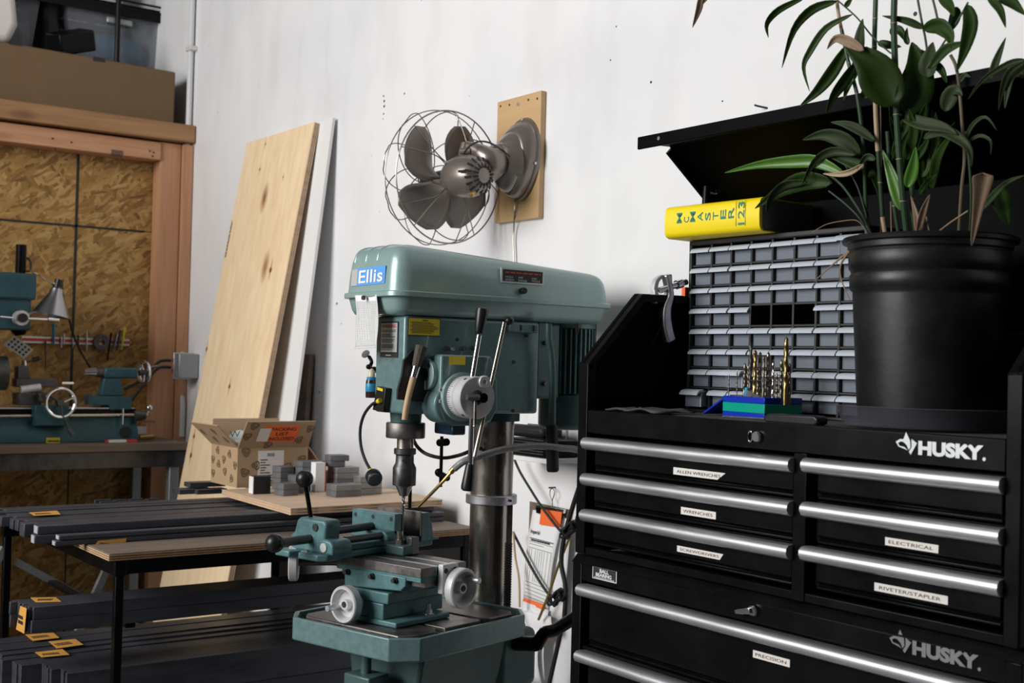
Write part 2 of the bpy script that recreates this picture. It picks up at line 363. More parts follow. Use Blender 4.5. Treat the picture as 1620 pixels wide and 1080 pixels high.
M['leaf_lit'] = mat('lit_leaf', (.06, .165, .014), .42, var=.2, scale=9, coat=.1)  # brighter copy of the leaf green, light painted into the colour
M['leaf_mid'] = mat('broad_leaf', (.016, .036, .004), .5, var=.3, scale=9, spec=.2)
M['leaf_old'] = mat('old_leaf', (.03, .046, .018), .55, spec=.25, var=.3, scale=9)
M['stem'] = mat('palm_stem', (.035, .07, .035), .4, var=.3, scale=8, stretch=(1, 1, .4))
M['cane'] = mat('dry_cane', (.46, .33, .22), .6, var=.2, scale=12)
M['shaded_cane'] = mat('shaded_cane', (.15, .11, .075), .6, var=.25, scale=12)  # darker copy of the dry cane, shade painted into its colour
M['dry'] = mat('dry_leaf', (.27, .185, .12), .7, var=.3, scale=14)
M['soil'] = mat('potting_soil', (.025, .018, .013), .95, var=.5, scale=60, bump=.6, bscale=90)
M['warm_wall'] = mat('cream_wall', (.62, .53, .46), .7, var=.05, scale=2)
M['glass'] = mat('window_glass', (.9, .95, .95), .02, trans=1)
# ================================================================== the setting
def struct(o): o['kind'] = 'structure'; return o
X_OSB, Y_W = -5.30, 2.03
struct(MB().box(-7.3, 3.3, -4.1, 2.15, -.1, 0).build('floor', M['floor']))
struct(MB().box(-7.3, 3.3, Y_W, 2.15, 0, 4.2).build('wall_back', M['wall']))
struct(MB().box(-7.3, 3.3, -4.1, 2.15, 4.2, 4.3).build('ceiling', M['dull_wall']))
struct(MB().box(3.2, 3.3, -4.1, Y_W, 0, 4.2).build('wall_right', M['dull_wall']))
struct(MB().box(-7.3, -7.2, -4.1, Y_W, 0, 4.2).build('wall_far', M['dull_wall']))
struct(MB().box(-7.3, 3.3, -4.1, -4.0, 0, 4.2).build('wall_front', M['dull_wall']))
# tall raked shop window behind the camera
Mg = Matrix.Translation((-2.855, -2.84, 2.82)) @ (Vector((.2, 4.25, -.9)).to_track_quat('-Z', 'Y').to_matrix().to_4x4())
g = MB(Mg).box(-1.30, 1.30, 1.31, 1.37, -.03, .03).box(-1.30, 1.30, -1.37, -1.31, -.03, .03)
for x in (-1.27, 0, 1.27): g.box(x - .03, x + .03, -1.31, 1.31, -.03, .03)
wf = struct(g.build('window_1', M['white_board']))
for x in (-.635, .635): MB(Mg).box(x - .6, x + .6, -1.31, 1.31, -.006, .006).build('pane', M['glass'], wf)
struct(MB().box(-4.10, -3.98, -3.4, .12, 0, 2.1).build('unseen_light_blocker', M['dull_wall']))  # unseen slab added to block light from the bench and lower OSB
# OSB partition on the left with its panels
wl = struct(MB().box(-5.40, X_OSB - .012, -1.6, Y_W, 0, 2.19).build('wall_left', M['dull_wall']))
ysm = P(122, 300, X=X_OSB).y; z1 = P(60, 352, X=X_OSB).z; z2 = P(60, 842, X=X_OSB).z
for y0, y1 in ((-.86, .36), (.36, ysm - .002), (ysm + .002, Y_W)):
    for a, b in ((0, z2 - .002), (z2 + .002, z1 - .002), (z1 + .002, 2.19)):
        MB().box(X_OSB - .012, X_OSB, y0 + .002, y1, a, b).build('osb_panel', M['osb'], wl)
ys = P(252, 300, X=-5.21).y
st = struct(MB().box(-5.295, -5.21, ys + .002, ys + .092, .02, 2.27).build('trim_1', M['stud']))
struct(MB().box(-5.295, -5.19, ys + .096, Y_W - .004, .02, 2.27).build('trim_2', M['stud']))
struct(MB().box(-5.30, -5.20, -1.6, ys, 2.19, 2.268).build('trim_3', M['stud_y'], bev=.004))
struct(MB().box(-5.34, -5.17, -1.6, Y_W - .004, 2.278, 2.355).build('trim_4', M['beam'], bev=.004))
struct(MB().box(-7.2, -5.345, -1.6, Y_W - .004, 2.30, 2.352).build('trim_5', M['beam']))
# pencil lines on the panels
MB().box(X_OSB, X_OSB + .0015, ysm - .005, ysm + .006, 1.0, 2.19).build('seam_strip', M['ink'], wl)
MB().box(X_OSB, X_OSB + .0015, .2, P(228, 366, X=X_OSB).y, z1 - .005, z1 + .004).build('seam_strip', M['ink'], wl)
# lumber stamp and nail heads on header
for px, py in ((83, 219), (113, 225), (237, 239), (243, 241), (241, 247), (88, 235)):
    p = P(px, py, X=-5.20); MB().cyl((p.x - .001, p.y, p.z), (p.x + .002, p.y, p.z), .004, n=8).build('nail_head', M['ink'], bpy.data.objects['trim_3'])
text('lumber_stamp', '~4', P(176, 247, X=-5.199), (0, 1, 0), (0, 0, 1), .05, .03, M['ink'], bpy.data.objects['trim_3'])
# ================================================================== conduit, electrical box
c = thing('conduit_pipe', 'white painted conduit pipe running up the corner of the wall', 'pipe', P(283, 700, Y=2.0))
xk = P(297, 222, Y=2.01).x
MB().tube([P(304, 0, Y=2.012) + Vector((0, 0, .6)), P(304, 10, Y=2.012), P(297.5, 222, Y=2.012), P(288, 520, Y=2.012), P(288, 562, Y=2.0)], .0125, 10, 5).build('pipe', M['conduit'], c)
MB().tube([P(284, 596, Y=2.0), P(285, 620, Y=2.005), P(289, 640, Y=2.012), P(287, 690, Y=2.012)], .0125, 10, 5).build('pipe', M['conduit'], c)
p = P(302, 78, Y=2.012); MB().box(p.x - .02, p.x + .035, 1.995, 2.03, p.z - .01, p.z + .01).build('pipe_clamp', M['conduit'], c, bev=.003)
e0 = P(289, 598, Y=1.97)
e = thing('electrical_box', 'grey metal electrical outlet box at the wall corner with two black plugs', 'outlet', e0)
MB().box(e0.x - .018, e0.x + .032, 1.94, Y_W - .003, e0.z, e0.z + .105).build('box_body', M['grey_box'], e, bev=.004)
MB().box(e0.x - .024, e0.x - .018, 1.935, 2.025, e0.z - .004, e0.z + .109).build('cover_plate', M['alu'], e, bev=.002)
for dz in (.03, .075):
    pl = MB().lathe([(0, 0), (.012, 0), (.017, .02), (.017, .035), (0, .035)], (e0.x - .060, 1.955, e0.z + dz), (1, .1, 0), 12).build('plug', M['black_rubber'], e)
# ================================================================== loft storage
ct = thing('long_carton', 'long flat brown carton lying on the beam above the plywood partition', 'box', (-5.35, 1.4, 2.355))
zt = P(0, 62, X=-5.25).z; yr = P(277, 150, X=-5.25).y
b = MB(); b.prism([(-1.0, 2.358), (yr, 2.358), (yr, P(277, 112, X=-5.25).z - .005), (-1.0, zt + .02)], 'x', -5.60, -5.25); b.build('carton_body', M['card_dark'], ct, bev=.006)
for px, py in ((25, 67), (157, 93)):
    q = P(px, py, X=-5.249); MB().box(-5.253, -5.2485, q.y - .025, q.y + .025, q.z - .012, q.z + .006).build('slot', M['ink'], ct)
q = P(22, 166, X=-5.249); MB().box(-5.253, -5.2485, q.y - .05, q.y + .05, 2.36, 2.368).build('slot', M['ink'], ct)
# wire shelving behind the carton
XS = -5.66
sh = thing('wire_shelving_unit', 'black wire shelving unit standing on the loft behind the carton', 'shelf', (-6.0, 1.5, 2.352))
yA = P(186, 50, X=XS).y; yB = P(280, 60, X=XS).y
for y_ in (yA - 1.0, yA, yB):
    MB().cyl((XS, y_, 2.354), (XS, y_, 3.55), .0125, n=10).build('post', M['black_metal'], sh)
    MB().cyl((XS - .42, y_, 2.354), (XS - .42, y_, 3.55), .0125, n=10).build('post', M['black_metal'], sh)
zsh = P(230, 14, X=XS).z
for zz in (zsh - .02, 2.645, 3.4):
    s_ = MB()
    for xx in (XS, XS - .42): s_.box(xx - .006, xx + .006, yA - 1.0, yB, zz, zz + .012).box(xx - .004, xx + .004, yA - 1.0, yB, zz + .035, zz + .043)
    k = MB()
    for i in range(38): y_ = yA - .98 + i * (yB - yA + .98) / 38; k.box(XS - .42, XS, y_ - .003, y_ + .003, zz + .012, zz + .018)
    for xx in (XS, XS - .42): s_.box(xx - .003, xx + .003, yA - 1.0, yB, zz - .035, zz)
    MB().box(XS - .415, XS - .005, yA - .99, yB - .005, zz + .019, zz + .024).build('shelf_liner', M['black_metal'], sh)
    f_ = s_.build('shelf_frame', M['black_metal'], sh); tag(k.build('shelf_wires', M['black_metal'], f_), kind='stuff')
def tote(name, label, y0, y1, z0, h, x1, dep, fill, fcol):
    t = thing(name, label, 'storage bin', (x1 - dep / 2, (y0 + y1) / 2, z0))
    b = MB(); tp = .03
    def rim(o, zz): return [(x1 - dep + o, y0 + o, zz), (x1 - o, y0 + o, zz), (x1 - o, y1 - o, zz), (x1 - dep + o, y1 - o, zz)]
    b.add(rim(tp, z0) + rim(0, z0 + h), [(0, 1, 2, 3), (0, 1, 5, 4), (1, 2, 6, 5), (2, 3, 7, 6), (3, 0, 4, 7)])
    o = b.build('bin_body', M['bin'], t, bev=.012, solid=.003)
    MB().box(x1 - dep - .01, x1 + .012, y0 - .01, y1 + .01, z0 + h, z0 + h + .02).build('lid', M['bin'], t, bev=.006)
    MB().box(x1 - .004, x1 + .02, (y0 + y1) / 2 - .06, (y0 + y1) / 2 + .06, z0 + h - .06, z0 + h - .03).build('handle', M['grey_box'], t, bev=.006)
    f = MB(); rr = random.Random(len(label))
    for i in range(7):
        cx = x1 - .08 - rr.random() * (dep - .16); cy = y0 + .1 + rr.random() * (y1 - y0 - .2)
        f.ball((cx, cy, z0 + .03 + h * fill * .5), h * fill * .5, 10, 6, (rr.random(), rr.random(), 1), .8)
    f.build('contents', fcol, t)
    return t
ysplit = P(175, 60, X=XS - .03).y
tote('storage_bin', 'clear plastic storage bin with blue contents behind the shelf post', P(103, 60, X=XS - .05).y, yB - .035, 2.68, .17 + P(230, 25, X=XS).z - 2.68 - .17, XS - .03, .36, .6, M['blue_plastic'])
tote('storage_bin', 'clear plastic storage bin at the top left edge, beside a dark bag', P(-70, 40, X=XS - .05).y, P(62, 40, X=XS - .05).y, 2.68, .28, XS - .03, .36, .5, M['grey_cloth'])
tote('storage_bin', 'pale plastic bin on the upper wire shelf, its rim cut by the photo top', P(95, 0, X=XS - .05).y, P(165, 0, X=XS - .05).y, zsh + .03, .24, XS - .03, .3, .4, M['paper'])
bg = MB(); yk = P(83, 40, X=XS - .05).y; bg.prism([(yk - .05, 2.676), (yk + .05, 2.676), (yk + .055, 2.76), (yk + .035, 2.86), (yk + .045, 2.96), (yk - .02, 3.0), (yk - .05, 2.93), (yk - .04, 2.80)], 'x', XS - .30, XS - .06)
tag(bg.build('duffel_bag', M['grey_cloth'], bev=.03, seg=4), 'slumped black bag between two storage bins on the shelf', 'bag')
sk = MB(); ya = P(-30, 40, X=XS + .06).y; sk.prism([(ya - .1, 2.664), (ya + .10, 2.664), (ya + .135, 2.75), (ya + .12, 2.88), (ya + .05, 2.93), (ya - .08, 2.92)], 'x', XS - .02 + .035, XS + .14)
tag(sk.build('cloth_sack', M['cream'], bev=.03, seg=4), 'pale cloth sack at the far left of the loft shelf', 'bag')
q = P(115, 75, X=-5.40); MB_ = MB(M=Matrix.Translation((q.x, q.y, P(60, 74, X=-5.40).z)) @ Euler((.35, .2, .4)).to_matrix().to_4x4()); MB_.box(-.05, .05, -.09, .09, 0, .09)
tag(MB_.build('small_black_box', M['black_metal'], bev=.008), 'small tilted black box on top of the long carton', 'box')
# old holes and a bent nail in the painted wall
wb = bpy.data.objects['wall_back']
for px, py in ((975, 42), (966, 95), (607, 152), (608, 160), (608, 168), (607, 180), (606, 188), (1017, 225), (1143, 160), (533, 480), (540, 512), (505, 620), (1448, 22), (640, 148), (1030, 130), (330, 72), (345, 178)):
    q = P(px, py, Y=Y_W); MB().cyl((q.x, Y_W + .001, q.z), (q.x, Y_W - .0006, q.z), .0022 + .0012 * ((px * 7) % 3), n=8).build('wall_hole', M['ink'], wb)
q = P(1214, 171, Y=Y_W); MB().tube([q, q + Vector((-.012, -.018, .004)), q + Vector((-.016, -.024, .006))], .0022, 6, 3).build('bent_nail', M['dark_steel'], wb)
# ================================================================== tool chests
CX0, CX1, CY0, CY1 = -1.838, -.914, 1.50, 1.90
FR = dict(r=(1, 0, 0), u=(0, 0, 1))
def pull(x0, x1, ztop, parent, y=CY0):
    """rounded aluminium drawer pull, profile extruded along X"""
    prof = [(y + .012, ztop - .024), (y - .004, ztop - .0235), (y - .0125, ztop - .020), (y - .0165, ztop - .013), (y - .0155, ztop - .006), (y - .010, ztop - .001), (y - .002, ztop), (y + .012, ztop - .001)]
    return MB().prism(prof, 'x', x0, x1).build('drawer_pull', M['alu'], parent, sm=50)
def drawer(parent, x0, x1, ztop, h, name='drawer'):
    f = MB(); y = CY0 + .007
    f.box(x0, x1, y + .012, y + .34, ztop - h + .004, ztop + .001)
    zb = ztop - h + .003
    f.prism([(y + .012, ztop), (y, ztop - .002), (y, zb + .012), (y + .008, zb + .006), (y + .001, zb + .004), (y + .001, zb), (y + .012, zb)], 'x', x0 + .012, x1 - .004)
    d = f.build(name, M['black_metal'], parent, bev=.0012)
    pull(x0 - .004, x1 + .004, ztop, d)
    return d
def sticker(parent, s, x0, x1, z0, z1, cut=0, tilt=0):
    w_, h = x1 - x0, z1 - z0; r = Vector((math.cos(tilt), 0, math.sin(tilt))); u = Vector((-math.sin(tilt), 0, math.cos(tilt)))
    o = Vector((x0, CY0 + .0068, z0))
    lb = MB().oprism([(0, 0), (w_ - cut, 0), (w_, h), (0, h)], o, r, u, .0005).build('sticker', M['cream'], parent)
    tag(lb, 'white label tape reading ' + s)
    text('lettering', s, o + r * (w_ * .07) + u * (h * .28) + Vector((0, -.0006, 0)), r, u, w_ * .84, h * .42, M['ink'], lb)
def husky(parent, x0, x1, z0, z1, m):
    """emblem and five letters; x0..x1 whole logo, z0..z1 the letter height"""
    w_ = x1 - x0; s = w_ / 590.0; o = Vector((x0, CY0 - .0004, z0)); H_ = (z1 - z0) / 85.0
    A = [(0, 68), (30, 86), (54, 86), (72, 130), (100, 81), (104, 43), (92, 25), (77, 53), (52, 71), (32, 71), (17, 60), (27, 46), (62, 40), (87, 21), (77, 25), (20, 41)]
    B = [(110, 91), (149, 68), (107, -2), (94, 13), (112, 43)]
    g = MB()
    for q in (A, B): g.oprism([(a * s, b * H_) for a, b in q], o, (1, 0, 0), (0, 0, 1), .0012)
    e = g.build('emblem', m, parent)
    text('lettering', 'HUSKY', o + Vector((158 * s, -.0008, 0)), (1, 0, 0), (0, 0, 1), 425 * s, z1 - z0, m, e, bold=.055)
    MB().cyl(o + Vector((588 * s, .0006, .002)), o + Vector((588 * s, -.001, .002)), .0025, n=10).build('mark', m, e)
def lock(parent, x, z, key=True):
    l = MB().lathe([(0, 0), (.0095, 0), (.0095, .006), (.0075, .009), (0, .009)], (x, CY0 + .001, z), (0, -1, 0), 18).build('lock_cylinder', M['chrome'], parent)
    return l
zp = [1.214, 1.146, 1.078]
up = thing('top_tool_chest', 'black upper tool chest with six drawers and its lid propped open', 'tool chest', ((CX0 + CX1) / 2, 1.70, .99))
zS = .992
b = MB()
for x0, x1 in ((CX0, CX0 + .012), (CX1 - .012, CX1)):
    b.prism([(CY0 + .0, zS), (CY1, zS), (CY1, 1.50), (1.635, 1.495), (CY0 + .0, 1.355)], 'x', x0, x1)
b.box(CX0 + .012, CX1 - .012, CY1 - .012, CY1, zS, 1.50)
b.build('carcass', M['black_in'], up, bev=.002)
b = MB()
for x0, x1 in ((CX0 + .0005, CX0 + .028), (CX1 - .024, CX1 - .0005)):
    b = MB(); b.box(x0, x1, CY0 - .001, CY0 + .02, zS, 1.353)
    b.prism([(CY0, 1.353), (1.635, 1.4935), (1.72, 1.4955), (1.72, 1.480), (1.640, 1.478), (CY0 + .004, 1.337)], 'x', x0, x1)
    b.box(x0, x1, 1.72, CY1 - .013, 1.480, 1.4955)
    b.build('corner_post', M['black_metal'], up, bev=.002)
MB().box(CX0 + .012, CX1 - .012, CY0 + .012, CY1 - .012, 1.245, 1.2605).build('tray_floor', M['black_in'], up)
MB().box(CX0 + .03, CX1 - .026, CY0 + .014, CY1 - .02, 1.2606, 1.2625).build('tray_liner', M['liner'], up)
hd = MB().box(CX0 + .028, CX1 - .024, CY0, CY0 + .012, 1.222, 1.266).build('header_panel', M['black_metal'], up, bev=.002)
MB().box(-1.302, -1.276, CY0, CY0 + .02, zS, 1.222).build('divider', M['black_metal'], up, bev=.0015)
MB().box(CX0 + .028, CX1 - .024, CY0 + .002, CY0 + .02, zS, 1.006).build('bottom_rail', M['black_metal'], up, bev=.0015)
for i, z in enumerate(zp):
    h = .0655 if i < 2 else .068
    d = drawer(up, -1.806, -1.304, z, h)
    if i == 0: sticker(d, 'ALLEN WRENCHES', -1.5790, -1.4540, 1.1635, 1.1760, .018)
    if i == 1: sticker(d, 'WRENCHES', -1.5580, -1.4740, 1.0965, 1.1090)
    if i == 2: sticker(d, 'SCREWDRIVERS', -1.5654, -1.4548, 1.0305, 1.0410, .008)
    d = drawer(up, -1.271, -.942, z + .002, h)
    if i == 1: sticker(d, 'ELECTRICAL', -1.1324, -1.043, 1.0995, 1.1110)
    if i == 2: sticker(d, 'RIVETER/STAPLER', -1.1497, -1.0264, 1.0305, 1.0425)
husky(hd, -1.1115, -.9690, 1.2350, 1.2555, M['silver_ink'])
lock(hd, -1.3765, 1.2420)
MB().ring((-1.3925, CY0 - .002, 1.2415), (0, 1, 0), .0085, .0015, 20, 6, .55, 1).build('key_ring', M['chrome'], hd)
# lid, propped open
b = MB(); pr = [(1.900, 1.497), (1.890, 1.685), (1.727, 1.800), (1.641, 1.7965)]; th = .010
b.prism([(1.912, 1.497), (1.902, 1.690), (1.729, 1.8115), (1.638, 1.808), (1.638, 1.783), (1.644, 1.783), (1.646, 1.796), (1.725, 1.799), (1.889, 1.683), (1.897, 1.497)], 'x', CX0 - .004, CX1 + .004)
lid = b.build('lid', M['black_in'], up, bev=.002)
b = MB()
for x0, x1 in ((CX0 - .003, CX0 + .003), (CX1 - .003, CX1 + .003)): MB().prism([(1.89, 1.51), (1.888, 1.684), (1.727, 1.797), (1.715, 1.785), (1.862, 1.672), (1.866, 1.51)], 'x', x0, x1).build('lid_flange', M['black_metal'], lid)
q = P(1080, 222, X=CX0 + .05); MB().cyl((CX0 + .06, 1.641, 1.797), (CX0 + .06, 1.636, 1.797), .004, n=10).build('rivet', M['steel'], lid)
b = MB(); sx = CX0 + .018
b.cyl((sx, 1.800, 1.50), (sx, 1.8120, 1.700), .0055, n=12); b.cyl((sx, 1.811, 1.684), (sx, 1.813, 1.725), .0085, n=12)
b.build('gas_strut', M['black_metal'], up)
MB().cyl((sx - .012, 1.832, 1.716), (sx + .014, 1.832, 1.716), .006, n=12).build('strut_pin', M['chrome'], up)
# ---- lower chest
lo = thing('rolling_tool_cabinet', 'black lower tool cabinet with full-width drawers under the upper chest', 'tool chest', ((CX0 + CX1) / 2, 1.71, 0))
LX0, LX1 = -1.8435, -.908
b = MB(); b.box(LX0, LX0 + .012, CY0 + .002, 1.93, .13, .982).box(LX1 - .012, LX1, CY0 + .002, 1.93, .13, .982).box(LX0 + .012, LX1 - .012, 1.918, 1.93, .13, .982).box(LX0 + .012, LX1 - .012, CY0 + .02, 1.918, .13, .145)
b.build('carcass', M['black_metal'], lo, bev=.002)
MB().prism([(CY0 - .004, .974), (CY0 + .010, .9895), (1.93, .9905), (1.93, .9825), (CY0 + .012, .9815), (CY0 + .012, .974)], 'x', LX0, LX1).build('top_panel', M['black_metal'], lo, bev=.001)
hd2 = MB().box(LX0 + .028, LX1 - .024, CY0, CY0 + .012, .942, .974).build('header_panel', M['black_metal'], lo, bev=.0015)
for x0, x1 in ((LX0 + .0005, LX0 + .028), (LX1 - .026, LX1 - .0005)): MB().box(x0, x1, CY0 - .001, CY0 + .02, .13, .974).build('corner_post', M['black_metal'], lo, bev=.002)
for i, (z, h) in enumerate(((.936, .118), (.811, .118), (.686, .118), (.561, .160), (.394, .160))):
    d = drawer(lo, LX0 + .032, LX1 - .030, z, h)
    MB().prism([(CY0 + .004, z - h + .001), (CY0 + .004, z - h - .004), (CY0 + .02, z - h - .005), (CY0 + .02, z - h + .001)], 'x', LX0 + .03, LX1 - .028).build('drawer_rail', M['black_metal'], d)
    if i == 0: sticker(d, 'PRECISION', -1.3843, -1.3069, .8845, .8965)
MB().box(LX0 + .03, LX1 - .028, CY0 + .003, CY0 + .02, .13, .225).build('kick_panel', M['black_metal'], lo)
husky(hd2, -1.1157, -.9705, .9525, .9730, M['grey_emblem'])
lk = lock(hd2, -1.3767, .9625)
MB().prism([(-1.3755, .958), (-1.379, .967), (-1.400, .9615), (-1.410, .958), (-1.408, .9525), (-1.395, .9540)], 'y', CY0 - .012, CY0 - .0095).build('key', M['chrome'], lk, bev=.0006)
bd = MB().box(-1.7837, -1.7150, CY0 - .0006, CY0 - .0001, .9515, .9745).build('badge', M['white'], hd2); tag(bd, 'small black badge reading BALL BEARING')
MB().box(-1.7820, -1.7167, CY0 - .0009, CY0 - .0005, .9530, .9730).build('badge_field', M['ink'], bd)
text('lettering', 'BALL', (-1.7625, CY0 - .0010, .9645), (1, 0, 0), (0, 0, 1), .026, .0070, M['white'], bd, bold=.03)
text('lettering', 'BEARING', (-1.7735, CY0 - .0010, .9568), (1, 0, 0), (0, 0, 1), .045, .0068, M['white'], bd, bold=.03)
k = MB()
for i in range(18): k.cbox((-1.7765 + i * .0032, CY0 - .0011, .9548), (.002, .0004, .0016))
k.build('badge_dots', M['white'], bd)
for x in (LX0 + .08, LX1 - .08):
    for y in (CY0 + .07, 1.86):
        q = MB().cyl((x - .015, y, .052), (x + .015, y, .052), .05, n=20).build('caster_wheel', M['black_rubber'], lo)
        MB().box(x - .024, x + .024, y - .03, y + .03, .104, .13).build('caster_fork', M['steel'], q)
# ================================================================== things in the tray
TZ = 1.2627
# parts organizer
OX0, OX1, OY, OYB, OZT = -1.8105, -1.3700, 1.757, 1.878, 1.6075
og = thing('parts_organizer', 'black parts organizer with rows of small clear drawers, three of them missing', 'organizer', ((OX0 + OX1) / 2, 1.82, TZ))
b = MB(); b.box(OX0, OX0 + .008, OY, OYB, TZ, OZT - .004).box(OX1 - .008, OX1, OY, OYB, TZ, OZT - .004).box(OX0, OX1, OY, OYB, OZT - .010, OZT).box(OX0, OX1, OY, OYB, TZ, TZ + .006).box(OX0, OX1, OYB - .004, OYB, TZ, OZT - .01)
b.build('frame', M['org_black'], og, bev=.003)
PX, PZ = .0532, .0407; gx = OX0 + .0085; gz = OZT - .011
k = MB()
for j in range(1, 8): k.box(OX0 + .008, OX1 - .008, OY + .004, OYB - .004, gz - j * PZ - .0016, gz - j * PZ + .0016)
for i in range(1, 8): k.box(gx + i * PX - .0022 - .0008, gx + i * PX + .0022 - .0008, OY + .003, OYB - .004, TZ + .006, gz)
k.build('grid_dividers', M['org_black'], og)
def od():
    b = MB(); w_, h = .0462, .0330
    b.box(-w_ / 2, w_ / 2, .006, .0085, 0, h)
    b.box(-w_ / 2, -w_ / 2 + .0015, .0085, .10, 0, h).box(w_ / 2 - .0015, w_ / 2, .0085, .10, 0, h).box(-w_ / 2, w_ / 2, .0985, .10, 0, h * .7).box(-w_ / 2 + .0015, w_ / 2 - .0015, .0085, .0985, 0, .0015)
    d = b.build('drawer', M['drawer'], og)
    l = MB(); W = .0505
    l.prism([(.0085, h + .0015), (-.004, h - .001), (-.0095, h - .007), (-.0095, h - .0100), (-.0065, h - .0095), (-.003, h - .005), (.0085, h - .003)], 'x', -W / 2, W / 2)
    l.build('pull_lip', M['lip'], d, sm=50)
    MB().box(W / 2 - .0035, W / 2 - .0015, .003, .0062, 0, h - .006).build('ridge', M['lip'], d)
    return d
d0 = od(); d0.matrix_parent_inverse.identity(); base = Vector(og.location); rr = random.Random(3); first = True
for j in range(8):
    for i in range(8):
        if j == 3 and i in (3, 4, 5): continue
        dy = -.018 if (j, i) == (6, 2) else -.022 if (j, i) == (7, 0) else rr.uniform(-.0015, .0015)
        if (j, i) in ((0, 7),): dy = -.012
        loc = Vector((gx + (i + .5) * PX - .0008, OY + .0115 + dy, gz - (j + 1) * PZ + .0028)) - base
        d = d0 if first else dup(d0, parent=og); first = False
        d.matrix_parent_inverse.identity(); ctr = d.data.vertices; d.location = loc + Vector((0, .0455, 0))
# catalogue on top of the organizer
bk = thing('parts_catalogue', 'thick yellow catalogue with green lettering lying on the drawer organizer', 'book', (-1.70, 1.80, OZT))
Mb = Matrix.Translation((-1.5800, 1.712, OZT + .0008)) @ Matrix.Rotation(R_(3.5), 4, 'Z')
bw, bh, bd_ = .2400, .0640, .170
b = MB(Mb); b.box(-bw + .003, -.004, .008, bd_ - .004, .0025, bh - .0025); b.build('page_block', M['pages'], bk)
b = MB(Mb); b.prism([(.012, 0), (.004, .003), (0, .010), (-.001, bh * .5), (0, bh - .010), (.004, bh - .003), (.012, bh), (bd_, bh), (bd_, bh - .0018), (.012, bh - .0022), (.008, bh - .008), (.008, .008), (.012, .0022), (bd_, .0018), (bd_, 0)], 'x', -bw, 0)
cv = b.build('cover', M['yellow'], bk, sm=50)
rv = (Mb.to_3x3() @ Vector((1, 0, 0))); nv = (Mb.to_3x3() @ Vector((0, -1, 0)))
xs = -.208
for ch, hh, adv in (('M', .0215, .0190), ('C', .012, .0160), ('M', .0215, .0195), ('A', .019, .0200), ('S', .0165, .0195), ('T', .016, .0190), ('E', .019, .0195), ('R', .0215, .0225)):
    o = Mb @ Vector((xs, -.0012, .028)); text('lettering', ch, o + rv * .0145, Vector((0, 0, 1)), -rv, hh * .95, .0135, M['green_ink'], cv, bold=.005); xs += adv
o = Mb @ Vector((xs + .001, -.0012, .014)); text('lettering', '123', o + rv * .0165, Vector((0, 0, 1)), -rv, .0440, .0150, M['green_ink'], cv, bold=.005)
for dx in (-.003, .0195):
    q = MB(Mb); q.box(xs + dx, xs + dx + .0006, -.0014, -.0008, .012, .060); q.build('rule_line', M['green_ink'], cv)
# drill index
di = thing('drill_index', 'blue and green metal drill index box standing open with twist bits upright', 'drill bit set', (-1.53, 1.66, TZ))
Md = Matrix.Translation(P(1209, 659, Y=1.635).xy.to_3d() + Vector((0, 0, TZ + .001))) @ Matrix.Rotation(R_(-9), 4, 'Z')
W, D, Hh = .121, .085, .0375
for z0, z1, mm in ((0, .009, 'blue'), (.009, .026, 'green'), (.026, Hh, 'blue')):
    b = MB(Md); b.box(-W, 0, 0, D, z0, z1); b.build('case_band', M[mm], di, bev=.0012)
b = MB(Md); b.prism([(0, .001), (.003, 0), (.064, .030), (.062, .0335)], 'y', .0, D)
# swing-down lid leaning to the left
bb = MB(Md); bb.prism([(-W - .002, .031), (-W - .003, .0345), (-W - .066, .0035), (-W - .064, .0005)], 'y', .004, D - .004); bb.build('lid', M['blue'], di, bev=.0006)
b = MB(Md); b.box(-W + .008, -.05, .01, D - .02, Hh, Hh + .002); b.prism([(-.072, Hh), (-.066, Hh + .012), (-.03, Hh + .002), (-.03, Hh)], 'y', .012, .03); b.build('hinge_plate', M['steel'], di)
for sx_ in (-.058, -.006):
    b = MB(Md); b.box(sx_ - .001, sx_ + .001, .028, .032, Hh, Hh + .041); b.build('rack_side', M['dark_steel'], di)
for yy, zz in ((.014, .030), (.034, .022), (.05, .040)):
    b = MB(Md); b.box(-.060, -.004, yy - .004, yy + .004, Hh + zz - .0006, Hh + zz + .0006); b.build('bit_rack', M['dark_steel'], di)
def twist(name, base, L, r, mm, lean=(0, 0), shank=.35):
    """fluted drill bit"""
    b = MB(); n = 12; rows = 26; vs = []; fs = []
    for j in range(rows + 1):
        t = j / rows; z = L * t; tw = max(0, t - shank) * L / (r * 6.0) * math.pi
        for i in range(n):
            a = 2 * math.pi * i / n; rad = r
            if t > shank: rad = r * (.52 + .48 * abs(math.cos(a - tw)) ** .6)
            if t > .955: rad *= (1 - t) / .045 + .05
            vs.append(Vector((math.cos(a) * rad + lean[0] * z, math.sin(a) * rad + lean[1] * z, z)) + Vector(base))
    for j in range(rows):
        for i in range(n): fs.append((j * n + i, j * n + (i + 1) % n, (j + 1) * n + (i + 1) % n, (j + 1) * n + i))
    fs += [tuple(range(n))[::-1], tuple(range(rows * n, rows * n + n))]
    return b.add(vs, fs), mm
